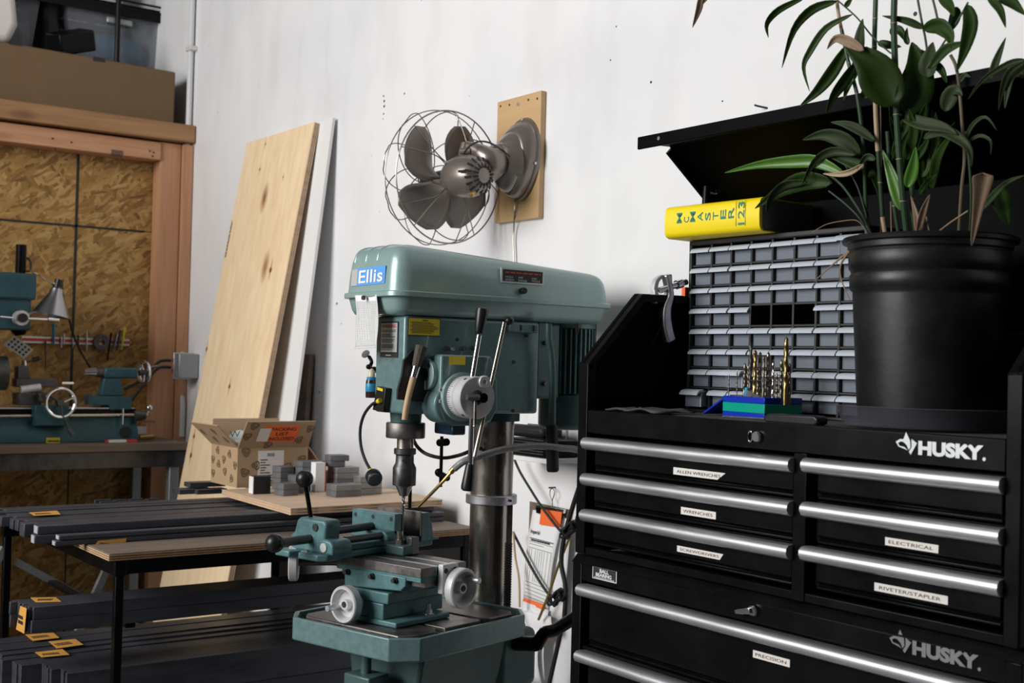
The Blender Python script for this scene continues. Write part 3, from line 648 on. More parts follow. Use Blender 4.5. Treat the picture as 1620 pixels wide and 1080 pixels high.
bits = [(1152, 592, 624, .0013, 'bronze_bit', .015, 'thin bronze twist bit at the left end of the drill index'), (1165, 584, 624, .0013, 'bronze_bit', .015, 'second thin bronze twist bit from the left in the drill index'),
        (1186, 541, 620, .0036, 'dark_steel', .03, 'tall black twist bit in the drill index'), (1193, 553, 622, .0042, 'gold_bit', .02, 'thick golden twist bit left of centre in the drill index'),
        (1177, 574, 622, .0028, 'bronze_bit', .022, None), (1201, 556, 622, .0036, 'bronze_bit', .03, None), (1207, 562, 622, .0026, 'bronze_bit', .018, None), (1214, 556, 622, .0038, 'bronze_bit', .028, None),
        (1222, 568, 622, .0030, 'chrome', .02, None), (1235, 568, 622, .0032, 'bronze_bit', .034, None), (1242, 532, 620, .0046, 'gold_bit', .03, 'tallest golden twist bit in the drill index'),
        (1183, 576, 622, .0028, 'bronze_bit', .035, None), (1198, 584, 622, .0026, 'bronze_bit', .012, None), (1217, 580, 622, .0024, 'bronze_bit', .04, None), (1248, 574, 622, .0030, 'bronze_bit', .036, None), (1228, 590, 622, .0022, 'bronze_bit', .016, None)]
ORD = ['first', 'second', 'third', 'fourth', 'fifth', 'sixth', 'seventh', 'eighth', 'ninth', 'tenth', 'eleventh', 'twelfth', 'thirteenth', 'fourteenth', 'fifteenth', 'sixteenth', 'seventeenth', 'eighteenth', 'nineteenth', 'twentieth', 'twenty-first', 'twenty-second']
plain = sorted(b_[0] for b_ in bits if b_[6] is None)
for px, py, pb, r, mm, dy, lb in bits:
    Yb = Md.translation.y + .012 + dy; p0 = P(px + .5, pb, Y=Yb); p1 = P(px, py, Y=Yb)
    g, m_ = twist('twist_bit', (p0.x, p0.y, TZ + .026), p1.z - TZ - .026, r, mm, (0, 0), .3)
    o = g.build('twist_bit', M[m_]); tag(o, lb or ORD[plain.index(px)] + ' from the left of the plain middling bits in the drill index', 'drill bit', 'twist bits in the drill index')
q = P(1182, 607, Y=1.66); tag(MB().lathe([(0, 0), (.0045, 0), (.005, .004), (.0045, .016), (0, .017)], (q.x, q.y, TZ + Hh + .001), (0, 0, 1), 10).build('blue_cap', M['blue_plastic']), 'short blue plastic cap in front of the twist bits', 'cap')
# flat black-handled tool at the tray edge
ft = thing('flat_blade_tool', 'thin blade with a flat black handle lying at the front edge of the tray', 'tool', (-1.36, 1.545, TZ))
a0 = Vector((-1.505, 1.55, TZ + .006)); a1 = Vector((-1.392, 1.545, TZ + .007))
MB().beam(a0, a1 + Vector((.02, 0, 0)), .004, .0016).build('blade', M['steel'], ft)
MB().prism([(-1.392, TZ + .0015), (-1.399, TZ + .008), (-1.392, TZ + .0145), (-1.384, TZ + .016), (-1.292, TZ + .017), (-1.284, TZ + .012), (-1.285, TZ + .004), (-1.292, TZ + .0008)], 'y', 1.533, 1.560).build('handle', M['black_plastic'], ft, bev=.003, seg=3)
# crumpled shop rag by the chest wall
rg = MB(); r3 = random.Random(5)
hgt = [[r3.random() for _ in range(20)] for _ in range(20)]
def ragf(u, v):
    i, j = u * 9, v * 5; s_ = math.sin(i * 1.7 + v * 3) * math.cos(j * 1.9 + u * 4)
    return Vector((-1.800 + .13 * u + .012 * math.sin(v * 7), 1.535 + .10 * v + .010 * math.sin(u * 9), TZ + .004 + .006 * (.5 + .5 * s_) * min(1, 5 * u, 5 * (1 - u) + .1)))
rg.grid(ragf, 18, 10); tag(rg.build('shop_rag', M['liner'], solid=.003), 'flat grey-brown shop rag at the left end of the tray', 'cloth')
# silver lever tool hooked over the chest side
lv = thing('lever_grease_tool', 'silver lever-handled hand tool hooked on the chest side wall', 'hand tool', (-1.80, 1.64, 1.40))
XT = -1.815
def T(px, py, X=XT): return P(px, py, X=X)
def strap(pts, ws, x0, x1, name, m, parent, bev=.002):
    ps = smooth_path(pts, 4); n = len(ps); L_, R2 = [], []
    for i, p in enumerate(ps):
        t = (ps[min(i + 1, n - 1)] - ps[max(i - 1, 0)]).normalized(); q = Vector((0, -t.z, t.y)); k = i / (n - 1) * (len(ws) - 1); a = int(min(k, len(ws) - 2)); ww = ws[a] + (ws[a + 1] - ws[a]) * (k - a)
        L_.append(p + q * ww / 2); R2.append(p - q * ww / 2)
    vs = []; fs = []
    for i in range(n): vs += [Vector((x0, L_[i].y, L_[i].z)), Vector((x0, R2[i].y, R2[i].z)), Vector((x1, R2[i].y, R2[i].z)), Vector((x1, L_[i].y, L_[i].z))]
    for i in range(n - 1):
        for j in range(4): fs.append((i * 4 + j, i * 4 + (j + 1) % 4, i * 4 + 4 + (j + 1) % 4, i * 4 + 4 + j))
    fs += [(3, 2, 1, 0), (n * 4 - 4, n * 4 - 3, n * 4 - 2, n * 4 - 1)]
    return MB().add(vs, fs).build(name, m, parent, bev=bev)
strap([T(1054, 434), T(1056, 450), T(1058, 468), T(1052, 490), T(1053, 515), T(1059, 540)], [.018, .012, .014, .019, .022, .022], XT - .008, XT + .010, 'lever', M['alu'], lv, .004)
strap([T(1049, 436), T(1040, 444), T(1037, 460), T(1041, 470)], [.006, .010, .012, .008], XT - .010, XT + .002, 'yoke', M['cast_alu'], lv, .002)
strap([T(1035, 458), T(1037, 480)], [.006, .006], XT - .010, XT + .004, 'hook', M['cast_alu'], lv)
MB().cyl(T(1044, 459), T(1072, 450), .0065, n=14).build('shaft', M['chrome'], lv); MB().cyl(T(1070, 450.5), T(1078, 448), .0095, n=14).build('collar', M['chrome'], lv); MB().cyl(T(1078, 448), T(1086, 446), .006, n=12).build('tip', M['dark_steel'], lv)
strap([T(1047, 470), T(1049, 490), T(1046, 510), T(1036, 533), T(1028, 545)], [.004, .006, .007, .006, .003], XT - .003, XT + .003, 'rear_lever', M['black_metal'], lv)
q = P(1085, 462, X=-1.826); tag(MB().box(-1.832, -1.822, q.y - .006, q.y + .03, 1.4965, 1.4965 + .018).build('orange_block', M['orange']), 'small orange block behind the corner of the drawer organizer', 'block')
# things at the right end of the tray, behind the pot
bx = thing('flat_tool_case', 'dark flat case with a silver edge behind the right side of the pot', 'case', (-1.05, 1.82, TZ))
MB().box(-1.16, -.935, 1.80, 1.875, TZ, 1.435).build('case_body', M['black_in'], bx, bev=.004); MB().box(-1.16, -.935, 1.797, 1.80, 1.415, 1.419).build('edge_strip', M['alu'], bx)
# ================================================================== drill press
DX, CYc, SY = -2.36, 1.67, 1.43       # axis plane, column, spindle
dp = thing('drill_press', 'large teal drill press with belt cover, steel column and square table', 'drill press', (DX, CYc, 0))
MB().box(DX - .20, DX + .20, CYc - .42, CYc + .16, 0, .07).build('base', M['teal_dark'], dp, bev=.02)
MB().cyl((DX, CYc, .07), (DX, CYc, 1.25), .0495, n=48).build('column', M['steel'], dp)
cc = MB().lathe([(.0497, 0), (.0585, 0), (.0600, .002), (.0600, .0195), (.0585, .0215), (.0497, .0215)], (DX, CYc, 1.023), (0, 0, 1), 48).build('column_collar', M['alu'], dp)
vd = Vector((.81, -.586, 0)); rd = Vector((.586, .81, 0)); c0 = Vector((DX, CYc, 0))
q = c0 + vd * .042 + rd * .045; MB().cyl(q + Vector((0, 0, 1.034)), q + vd * .004 + Vector((0, 0, 1.034)), .003, n=8).build('set_screw', M['ink'], cc)
rk = MB(); a = c0 + rd * .0415 + vd * .024
rk.beam(a + Vector((0, 0, .76)), a + Vector((0, 0, 1.022)), .018, .016, up=vd)
rko = rk.build('rack_bar', M['ground_steel'], dp, bev=.001)
k = MB()
for i in range(30): z = .765 + i * .0058; k.beam(a + vd * .0095 - rd * .0085 + rd * .0015 + Vector((0, 0, z)), a + vd * .0095 + rd * .0105 + Vector((0, 0, z)), .0045, .003, up=(0, 0, 1))
tag(k.build('rack_teeth', M['dark_steel'], rko), kind='stuff')
# head casting
hp = [(-2.265, 1.366), (-2.385, 1.366), (-2.450, 1.415), (-2.450, 1.728), (-2.265, 1.728)]
hd_ = MB().prism(hp, 'z', 1.236, 1.447).build('head_casting', M['teal'], dp, bev=.007, seg=3)
MB().cyl((DX, CYc, 1.216), (DX, CYc, 1.237), .062, n=32).build('column_socket', M['teal_dark'], dp)
for y_, z_ in ((1.655, 1.354), (1.657, 1.243), (1.690, 1.415), (1.50, 1.40)):
    MB().cyl((-2.266, y_, z_), (-2.2635, y_, z_), .0042, n=10).build('screw_hole', M['ink'], hd_)
for px in (705, 733, 749): 
    q = P(px, 551, X=-2.262); MB().cyl(q, q + Vector((.006, 0, 0)), .0055, n=10).build('bolt', M['dark_steel'] if px != 715 else M['alu'], hd_)
q = P(713, 552, X=-2.262); MB().cyl(q, q + Vector((.012, 0, 0)), .004, n=10).build('bolt', M['alu'], hd_)
q0 = P(803, 525, X=-2.262); q1 = P(848, 512, X=-2.262)
MB().box(-2.265, -2.252, q0.y, q1.y, q0.z, q1.z).build('slide_bar', M['teal'], hd_, bev=.003)
for f in (.35, .8): MB().box(-2.252, -2.2505, q0.y + (q1.y - q0.y) * f, q0.y + (q1.y - q0.y) * f + .004, q0.z + .004, q1.z - .005).build('slot', M['ink'], hd_)
# warning label on the front, yellow notice on the side
wl_ = MB().box(-2.366, -2.291, 1.3640, 1.3652, 1.3570, 1.4350).build('warning_label', M['ink'], hd_, bev=.0003); tag(wl_, 'black and silver label headed WARNING')
MB().box(-2.363, -2.294, 1.3634, 1.3640, 1.3685, 1.4315).build('label_field', M['silver_ink'], wl_)
text('lettering', 'WARNING', (-2.360, 1.3632, 1.4210), (1, 0, 0), (0, 0, 1), .063, .0080, M['red'], wl_, bold=.02)
k = MB(); rr = random.Random(2)
for i in range(15):
    if i % 4 == 2: continue
    k.box(-2.358, -2.358 + rr.uniform(.035, .060), 1.3631, 1.3634, 1.4155 - i * .0029, 1.4155 - i * .0029 + .0013)
tag(k.build('fine_print', M['ink'], wl_), kind='stuff')
text('lettering', '~1', (-2.340, 1.3638, 1.3605), (1, 0, 0), (0, 0, 1), .022, .0035, M['silver_ink'], wl_)
yl = MB().box(-2.2650, -2.2640, 1.3730, 1.4540, 1.4050, 1.4440).build('notice_label', M['ink'], hd_); tag(yl, 'yellow printed notice')
MB().box(-2.2640, -2.2635, 1.3745, 1.4525, 1.4065, 1.4425).build('label_field', M['yellow_label'], yl)
text('lettering', '~1', (-2.2633, 1.408, 1.4375), (0, 1, 0), (0, 0, 1), .014, .0030, M['ink'], yl)
k = MB()
for i in range(9): k.box(-2.2635, -2.2633, 1.3775 + (.004 if i % 3 else 0), 1.3775 + rr.uniform(.05, .072), 1.4335 - i * .0028, 1.4335 - i * .0028 + .0012)
tag(k.build('fine_print', M['ink'], yl), kind='stuff')
# gear housing and feed hub
gh = MB().prism([(1.4245, 1.362), (1.4275, 1.366), (1.5520, 1.366), (1.5560, 1.362), (1.572, 1.31), (1.575, 1.25), (1.558, 1.222), (1.532, 1.213), (1.46, 1.213), (1.435, 1.224), (1.4245, 1.25)], 'x', -2.266, -2.210).build('gear_housing', M['teal'], dp, bev=.004)
hz = P(755, 629, X=-2.15).z
MB().cyl((-2.212, 1.478, hz), (-2.200, 1.478, hz), .053, n=40).build('boss_ring', M['teal_light'], gh)
MB().cyl((-2.268, 1.452, hz - .018), (-2.2115, 1.452, hz - .018), .040, n=40).build('front_boss', M['teal'], gh, bev=.004)
fl = P(678, 592, Y=1.4215)
fg = MB().cyl((fl.x, 1.4245, fl.z), (fl.x, 1.413, fl.z), .0335, n=28).build('flange_disc', M['teal_light'], gh, bev=.001)
MB().cyl((fl.x, 1.4125, fl.z), (fl.x, 1.4115, fl.z), .013, n=20).build('shaft_end', M['dark_steel'], fg)
for an in (50, 230): MB().cyl((fl.x + .024 * math.cos(R_(an)), 1.413, fl.z + .024 * math.sin(R_(an))), (fl.x + .024 * math.cos(R_(an)), 1.4118, fl.z + .024 * math.sin(R_(an))), .0045, n=10).build('bolt', M['ink'], fg)
q0 = P(711, 563, X=-2.2095); q1 = P(736, 577, X=-2.2095); nt_ = MB().box(-2.2102, -2.2090, q0.y, q1.y, q1.z, q0.z).build('small_notice', M['yellow_label'], gh); tag(nt_, 'small yellow label')
for py in (616, 634):
    q = P(699, py, X=-2.209); MB().box(-2.2102, -2.2088, q.y - .006, q.y + .006, q.z - .004, q.z + .003).build('index_mark', M['cream'], gh)
    MB().box(-2.2088, -2.2085, q.y - .005, q.y + .005, q.z - .0015, q.z + .0005).build('index_line', M['red'], gh)
hb = MB().lathe([(0, 0), (.044, 0), (.0455, .002), (.0455, .022), (.0440, .0235), (.0440, .0245), (.0452, .026), (.0452, .049), (.0435, .051), (.016, .051), (.0145, .045), (0, .045)], (-2.200, 1.478, hz), (1, 0, 0), 48).build('feed_dial', M['cast_alu'], dp)
k = MB()
for i in range(60):
    an = 2 * math.pi * i / 60; cy_, cz_ = 1.478 + .0455 * math.cos(an), hz + .0455 * math.sin(an)
    k.beam((-2.198, cy_, cz_), (-2.190 if i % 5 else -2.184, cy_, cz_), .0008, .0008)
tag(k.build('dial_ticks', M['ink'], hb), kind='stuff')
for an in (120, 235, 10): MB().cyl((-2.163, 1.478 + .0445 * math.cos(R_(an)), hz + .0445 * math.sin(R_(an))), (-2.163, 1.478 + .0458 * math.cos(R_(an)), hz + .0458 * math.sin(R_(an))), .004, n=8).build('set_screw', M['ink'], hb)
def lever(pa, pb, X, grip_a, grip_b, r=.0058):
    a_, b_ = P(*pa, X=X), P(*pb, X=X); l = MB().cyl(a_, b_, r, n=16).build('feed_lever', M['chrome'], dp)
    g0, g1 = P(*grip_a, X=X), P(*grip_b, X=X); L = (g1 - g0).length
    MB().lathe([(0, 0), (.0085, 0), (.0098, .003), (.0138, L * .82), (.0128, L * .94), (.008, L * .995), (0, L)], g0, g1 - g0, 20).build('grip', M['black_plastic'], l)
lever((746, 603), (758, 530), -2.166, (757.5, 527), (763.5, 486))
lever((746.5, 655), (744, 738), -2.166, (744, 734), (738.5, 777))
l3 = MB().cyl(P(798, 510, X=-2.196), P(751, 722, X=-2.196), .0052, n=14).build('feed_lever', M['steel'], dp)
MB().ball(P(806, 507, X=-2.196), .010, 16, 10, (0, 1, .1), 1.1).build('grip', M['black_plastic'], l3)
cl = MB().cyl(P(738, 628, X=-2.140), P(757, 628, X=-2.140), .0075, n=6).build('clamp_bar', M['dark_steel'], hb)
MB().cyl((-2.152, 1.486, hz), (-2.136, 1.486, hz), .0105, n=16).build('clamp_nut', M['black_metal'], hb)
MB().cyl(P(752, 634, X=-2.138), P(751, 672, X=-2.138), .0035, n=10).ball(P(751, 674, X=-2.138), .0042, 10, 8).build('clamp_pin', M['steel'], hb)
kn = P(765, 604, X=-2.15); MB().lathe([(0, 0), (.0125, 0), (.0135, .002), (.0135, .010), (.012, .012), (.005, .012), (.004, .009), (0, .009)], kn - Vector((.004, 0, 0)), (1, -.15, 0), 24).build('thumb_knob', M['cast_alu'], hb)
# belt cover
def loop(inset, z, rad=.038, n=9, zf=None):
    x0, x1, y0, y1 = -2.490 + inset, -2.246 - inset, 1.330 + inset, 1.937 - inset; r = max(.006, rad - inset * .5); out = []
    for cx, cy, a0 in ((x1 - r, y1 - r, 0), (x0 + r, y1 - r, 90), (x0 + r, y0 + r, 180), (x1 - r, y0 + r, 270)):
        for i in range(n):
            an = R_(a0 + 90 * i / (n - 1)); y_ = cy + r * math.sin(an); zz = z
            if zf: zz = 1.50 + (z - 1.50) * (1.02 - .36 * max(0, (y_ - 1.33) / .607) ** 1.15)
            out.append(Vector((cx + r * math.cos(an), y_, zz)))
    return out
def loft(loops, cap=(1, 1)):
    b = MB(); n = len(loops[0]); vs = [p for l in loops for p in l]; fs = []
    for j in range(len(loops) - 1):
        for i in range(n): fs.append((j * n + i, j * n + (i + 1) % n, (j + 1) * n + (i + 1) % n, (j + 1) * n + i))
    if cap[0]: fs.append(tuple(range(n))[::-1])
    if cap[1]: fs.append(tuple(range((len(loops) - 1) * n, len(loops) * n)))
    return b.add(vs, fs)
cv_ = loft([loop(i, z, .042, 10, True) for i, z in ((.001, 1.4995), (.004, 1.540), (.008, 1.568), (.014, 1.584), (.022, 1.594), (.034, 1.600), (.055, 1.6035), (.085, 1.6045))]).build('belt_cover', M['teal_light'], dp, sm=60)
MB()
loft([loop(-.005, 1.4870, .042), loop(-.0065, 1.4885, .042), loop(-.0065, 1.4975, .042), loop(-.004, 1.4995, .042)]).build('cover_rim', M['teal_light'], dp, sm=40)
loft([loop(.028, 1.4475), loop(.016, 1.452), loop(.010, 1.462), loop(.004, 1.4868)]).build('belt_pan', M['teal_light'], dp, sm=40)
for px in (566, 583, 601):
    q = P(px, 398, Y=1.345); MB().tube([(q.x, 1.342, 1.566), (q.x, 1.346, 1.582), (q.x, 1.357, 1.593), (q.x, 1.375, 1.599), (q.x, 1.400, 1.6005)], .0062, 10, 4).build('rib', M['teal_light'], cv_, sm=60)
el = plate('brand_label', (-2.4460, 1.3318, 1.5135), (1, 0, .012), (0, .05, 1), .1490, .0385, .0012, M['blue_label'], cv_); tag(el, 'blue label reading Ellis')
plate('label_strip', (-2.4450, 1.3305, 1.5145), (1, 0, .012), (0, .05, 1), .0270, .0365, .0004, M['silver_ink'], el)
text('lettering', 'Ellis', (-2.4110, 1.3300, 1.5185), (1, 0, .012), (0, .05, 1), .106, .0290, M['white'], el, bold=.015)
sl = MB().box(-2.2530, -2.2465, 1.6020, 1.7215, 1.5315, 1.5650).build('speed_plate', M['silver_ink'], cv_); tag(sl, 'silver-edged speed range plate')
MB().box(-2.2465, -2.2459, 1.6060, 1.7180, 1.5350, 1.5615).build('plate_field', M['ink'], sl)
text('lettering', '~1', (-2.2457, 1.612, 1.5535), (0, 1, 0), (0, 0, 1), .100, .0048, M['red'], sl)
for i, s in enumerate(('HIGH\nSPEED', 'MID\nRANGE', 'HIGH\nTORQUE')): text('lettering', s, (-2.2457, 1.612 + i * .037, 1.5365), (0, 1, 0), (0, 0, 1), .024, .0105, M['silver_ink'], sl)
q = P(824, 460, X=-2.25); MB().lathe([(0, 0), (.006, 0), (.0075, .006), (.0075, .016), (.006, .018), (0, .018)], (-2.251, q.y, q.z), (1, 0, 0), 14).build('cover_knob', M['black_plastic'], cv_)
# spindle and chuck
def lz(prof, z0, name, m, par, n=32): return MB().lathe(prof, (DX + .002, SY, z0), (0, 0, 1), n).build(name, m, par)
lz([(0, 0), (.034, 0), (.036, .022), (0, .022)], 1.214, 'quill_seat', M['teal_dark'], dp)
lz([(0, 0), (.0425, 0), (.0437, .002), (.0437, .032), (.0425, .034), (0, .034)], 1.179, 'quill_collar', M['ground_steel'], dp)
lz([(0, 0), (.0125, 0), (.0130, .010), (.0185, .014), (.0185, .045), (0, .045)], 1.136, 'spindle_nose', M['steel'], dp)
ck = lz([(0, 0), (.0085, 0), (.0095, .002), (.0190, .0225), (.0260, .024), (.0262, .062), (.0245, .066), (.0205, .074), (.0200, .090), (.0215, .092), (.0245, .0935), (.0247, .1045), (.0235, .106), (0, .106)], 1.0500, 'chuck', M['dark_steel'], dp)
lz([(.0095, 0), (.0193, .0215), (.0205, .0215), (.0205, .024), (.0188, .0243)], 1.0505, 'chuck_nose', M['steel'], ck)
MB().cyl((DX + .002 + .0190, SY - .0145, 1.130), (DX + .002 + .0205, SY - .0155, 1.130), .0035, n=10).build('key_hole', M['ink'], ck)
bt = MB(); g, _ = twist('t', (0, 0, 0), .045, .0042, '', shank=.25); bt.add([Vector((p.x + DX + .002, SY + p.y, 1.056 - p.z)) for p in g.v], g.f); tag(bt.build('drill_bit', M['chrome']), 'small bright twist bit held in the drill press chuck', 'drill bit')
q = P(649, 770, Y=1.47); MB().cyl((q.x, q.y, P(649, 804, Y=1.47).z), (q.x, q.y, 1.235), .0042, n=10).build('depth_rod', M['black_metal'], dp)
# motor behind
mo = Vector((-2.335, 1.868, 0))
mt = MB().cyl(mo + Vector((0, 0, 1.276)), mo + Vector((0, 0, 1.440)), .056, n=36).build('motor_body', M['teal_dark'], dp)
k = MB()
for i in range(34):
    an = 2 * math.pi * i / 34; d = Vector((math.cos(an), math.sin(an), 0)); c_ = mo + d * .061
    k.beam(c_ + Vector((0, 0, 1.282)), c_ + Vector((0, 0, 1.436)), .0034, .014, up=d)
tag(k.build('cooling_fins', M['teal'], mt), kind='stuff')
MB().lathe([(0, 0), (.052, 0), (.062, .004), (.068, .012), (.068, .082), (0, .082)], mo + Vector((0, 0, 1.195)), (0, 0, 1), 40).build('fan_cowl', M['teal_dark'], mt)
MB().lathe([(0, 0), (.066, 0), (.066, .010), (.056, .014), (.054, .022), (0, .022)], mo + Vector((0, 0, 1.438)), (0, 0, 1), 40).build('end_bell', M['teal'], mt)
for an in (-20, 60, 200): d = Vector((math.cos(R_(an)), math.sin(R_(an)), 0)); MB().cyl(mo + d * .064 + Vector((0, 0, 1.425)), mo + d * .064 + Vector((0, 0, 1.456)), .0055, n=8).build('bolt', M['dark_steel'], mt)
MB().box(-2.278, -2.271, 1.729, 1.760, 1.275, 1.447).build('motor_plate', M['teal_dark'], dp, bev=.002)
MB().box(-2.410, -2.279, 1.729, 1.800, 1.270, 1.446).build('motor_bracket', M['teal_dark'], dp, bev=.006)
for z_ in (1.305, 1.40): MB().cyl((-2.271, 1.748, z_), (-2.262, 1.748, z_), .006, n=6).build('bolt', M['dark_steel'], dp)
XL_ = -2.225
tl = MB().tube([P(868, 512, X=XL_), P(868, 535, X=XL_), P(872, 560, X=XL_), P(874, 600, X=XL_), P(873.5, 680, X=XL_)], .0085, 14, 5).build('belt_tension_lever', M['teal_dark'], dp)
ga, gb = P(873, 672, X=XL_), P(874.5, 746, X=XL_); L = (gb - ga).length
MB().lathe([(0, 0), (.0125, 0), (.0135, .004), (.0142, L * .96), (.012, L), (0, L)], ga, gb - ga, 20).build('grip', M['black_rubber'], tl)
# table
TA = R_(15); Mt = Matrix.Translation((DX, CYc, 0)) @ Matrix.Rotation(TA, 4, 'Z')
def chamfer(x0, x1, y0, y1, c): return [(x0 + c, y0), (x1 - c, y0), (x1, y0 + c), (x1, y1 - c), (x1 - c, y1), (x0 + c, y1), (x0, y1 - c), (x0, y0 + c)]
TZ0 = .803
out = chamfer(-.190, .183, -.472, -.050, .045); inn = chamfer(-.181, .174, -.463, -.059, .042); n = 8
b = MB(Mt); lv_ = [[(x, y, .752) for x, y in chamfer(-.178, .171, -.460, -.062, .042)], [(x, y, .757) for x, y in out], [(x, y, TZ0) for x, y in out], [(x, y, TZ0) for x, y in inn], [(x, y, .781) for x, y in inn]]
b.add([p for l in lv_ for p in l], [tuple(range(n))[::-1]] + [(j * n + i, j * n + (i + 1) % n, (j + 1) * n + (i + 1) % n, (j + 1) * n + i) for j in range(4) for i in range(n)] + [tuple(range(4 * n, 5 * n))])
tb = b.build('table_tray', M['teal'], dp, bev=.0025)
for k_, (y0, y1) in enumerate(((-.440, -.330), (-.318, -.205), (-.193, -.082))):
    b = MB(Mt); b.prism(chamfer(-.158, .150, y0, y1, .018 if k_ != 1 else .002), 'z', .778, .8025); o = b.build('table_slab', M['ground_steel'], tb, bev=.003)
b = MB(Mt); b.box(-.158, .150, -.33, -.193, .778, .792); b.build('slot_floor', M['teal_dark'], tb)
b = MB(Mt); b.prism([(-.12, .752), (.11, .752), (.085, .62), (-.095, .62)], 'y', -.34, -.06); b.build('table_rib', M['teal_dark'], tb, bev=.01)
b = MB(Mt); b.lathe([(.0505, 0), (.085, 0), (.088, .01), (.088, .14), (.08, .155), (.0505, .155)], (0, 0, .60), (0, 0, 1), 32); b.build('table_clamp', M['teal_dark'], tb)
b = MB(Mt); b.box(-.05, .10, -.075, .065, .605, .742); b.build('gear_case', M['teal_dark'], tb, bev=.02, seg=3)
b = MB(Mt); b.cyl((.005, -.40, .62), (.005, -.40, .752), .011, n=14).box(-.03, .045, -.43, -.37, .60, .70); b.build('tilt_lock', M['teal_dark'], tb, bev=.004)
cr_ = MB(); A0 = P(836, 1023, X=-2.225); A1 = P(848, 1018, X=-2.19)
cr_.cyl(A0 - Vector((.05, .01, 0)), A1, .017, n=18); crk = cr_.build('crank_hub', M['black_metal'], dp)
c1 = P(848, 1020, X=-2.19); c2 = P(880, 995, X=-2.185); c3 = P(925, 966, X=-2.18)
MB().tube([c1 - Vector((0, 0, .005)), c1 + (c2 - c1) * .4 + Vector((0, 0, .012)), c2, c3], .0145, 12, 5).build('crank_arm', M['black_metal'], crk)
# ---- cross slide on the drill press table
cs = thing('cross_slide_table', 'teal cross slide with two aluminium handwheels bolted on the drill press table', 'machine table', Mt @ Vector((0, -.33, TZ0)))
def LB(*a): 
    m = MB(Mt)
    for q in a: m.box(*q)
    return m
z0 = .8032
LB((-.075, .0885, -.400, -.235, z0, z0 + .0118)).build('base_flange', M['teal_vise'], cs, bev=.003)
b = MB(Mt); b.prism([(-.070, z0 + .011), (.049, z0 + .011), (.048, .848), (-.070, .848)], 'y', -.398, -.215); b.prism([(-.075, .848), (.063, .848), (.063, .872), (-.075, .872)], 'y', -.399, -.225)
b.build('saddle', M['teal_vise'], cs, bev=.003)
b = MB(Mt); b.prism([(-.066, .872), (-.046, .872), (.098, .881), (.112, .893), (.112, .9105), (-.068, .9115)], 'y', -.4005, -.370); b.prism([(-.06, .872), (.09, .872), (.10, .905), (-.06, .905)], 'y', -.370, -.255); b.build('cross_slide', M['teal_vise'], cs, bev=.0025)
for lx_ in (-.055, .018, .085):
    b = MB(Mt); b.cyl((lx_, -.400, .902), (lx_, -.4115, .902), .0045, n=8); b.cyl((lx_, -.4005, .902), (lx_, -.405, .902), .007, n=6); b.build('gib_screw', M['ink'], cs)
LB((-.095, .1535, -.400, -.357, .9145, .9335)).build('table_slab', M['ground_steel'], cs, bev=.0012)
LB((-.095, .1535, -.345, -.312, .9145, .9335)).build('table_slab', M['ground_steel'], cs, bev=.0012)
LB((-.095, .1535, -.300, -.262, .9145, .9335)).build('table_slab', M['ground_steel'], cs, bev=.0012)
LB((-.093, .1515, -.398, -.264, .905, .9200)).build('slot_floor', M['teal_vise'], cs)
for y_ in (-.3568, -.3118): LB((-.095, .1537, y_, y_ + .004, .9145, .9338)).build('slot_edge', M['teal_light'], cs)
LB((-.09, .150, -.385, -.28, .893, .905)).build('way', M['ground_steel'], cs)
# right-hand wheel: axis along local x
LB((.156, .170, -.352, -.305, .878, .938)).build('end_bracket', M['cast_alu'], cs, bev=.002)
for y_ in (-.343, -.316):
    b = MB(Mt); b.cyl((.170, y_, .925), (.1707, y_, .925), .0055, n=12); b.build('screw_hole', M['ink'], cs)
def wheel(o, d, R, hang, name='handwheel'):
    d = Vector(d)
    w_ = MB(Mt).lathe([(.010, 0), (R - .004, 0), (R, .003), (R, .020), (R - .002, .0225), (R - .0065, .0225), (R - .010, .016), (R - .012, .008), (.012, .006), (.011, .018), (0, .018)], o, d, 40).build(name, M['cast_alu'], cs)
    u, v = frame(d); hp_ = Vector(o) + (u * math.cos(hang) + v * math.sin(hang)) * (R * .62)
    MB(Mt).lathe([(0, 0), (.0045, 0), (.0050, .006), (.0068, .034), (.0060, .036), (0, .036)], hp_ + d * .008, d, 16).build('wheel_handle', M['alu'], w_)
    MB(Mt).lathe([(0, .018), (.0065, .018), (.006, .0195), (.003, .0195), (0, .0185)], o, d, 16).build('wheel_screw', M['ink'], w_)
    return w_
wheel((.172, -.311, .888), (1, 0, 0), .0415, R_(40))
MB(Mt).cyl((-.022, -.398, .843), (-.022, -.430, .843), .014, n=18).build('screw_bearing', M['cast_alu'], cs)
wheel((-.022, -.424, .843), (0, -1, 0), .0385, R_(200))
wl3 = MB(Mt).lathe([(.010, 0), (.036, 0), (.040, .003), (.040, .018), (.036, .020), (.032, .016), (.010, .012), (0, .012)], (-.150, -.455, .917), (-.7, -.7, 0), 32).build('handwheel', M['cast_alu'], cs)
MB(Mt).cyl((-.095, -.39, .917), (-.150, -.455, .917), .008, n=12).build('screw_bearing', M['dark_steel'], cs)
b = MB(Mt); b.cyl((.0715, -.285, z0), (.0715, -.285, z0 + .034), .0045, n=12); b.cyl((.0715, -.285, z0 + .012), (.0715, -.285, z0 + .022), .0085, n=6); b.cyl((.0715, -.285, z0 + .0118), (.0715, -.285, z0 + .0135), .012, n=18); b.build('hold_down_bolt', M['alu'], cs)
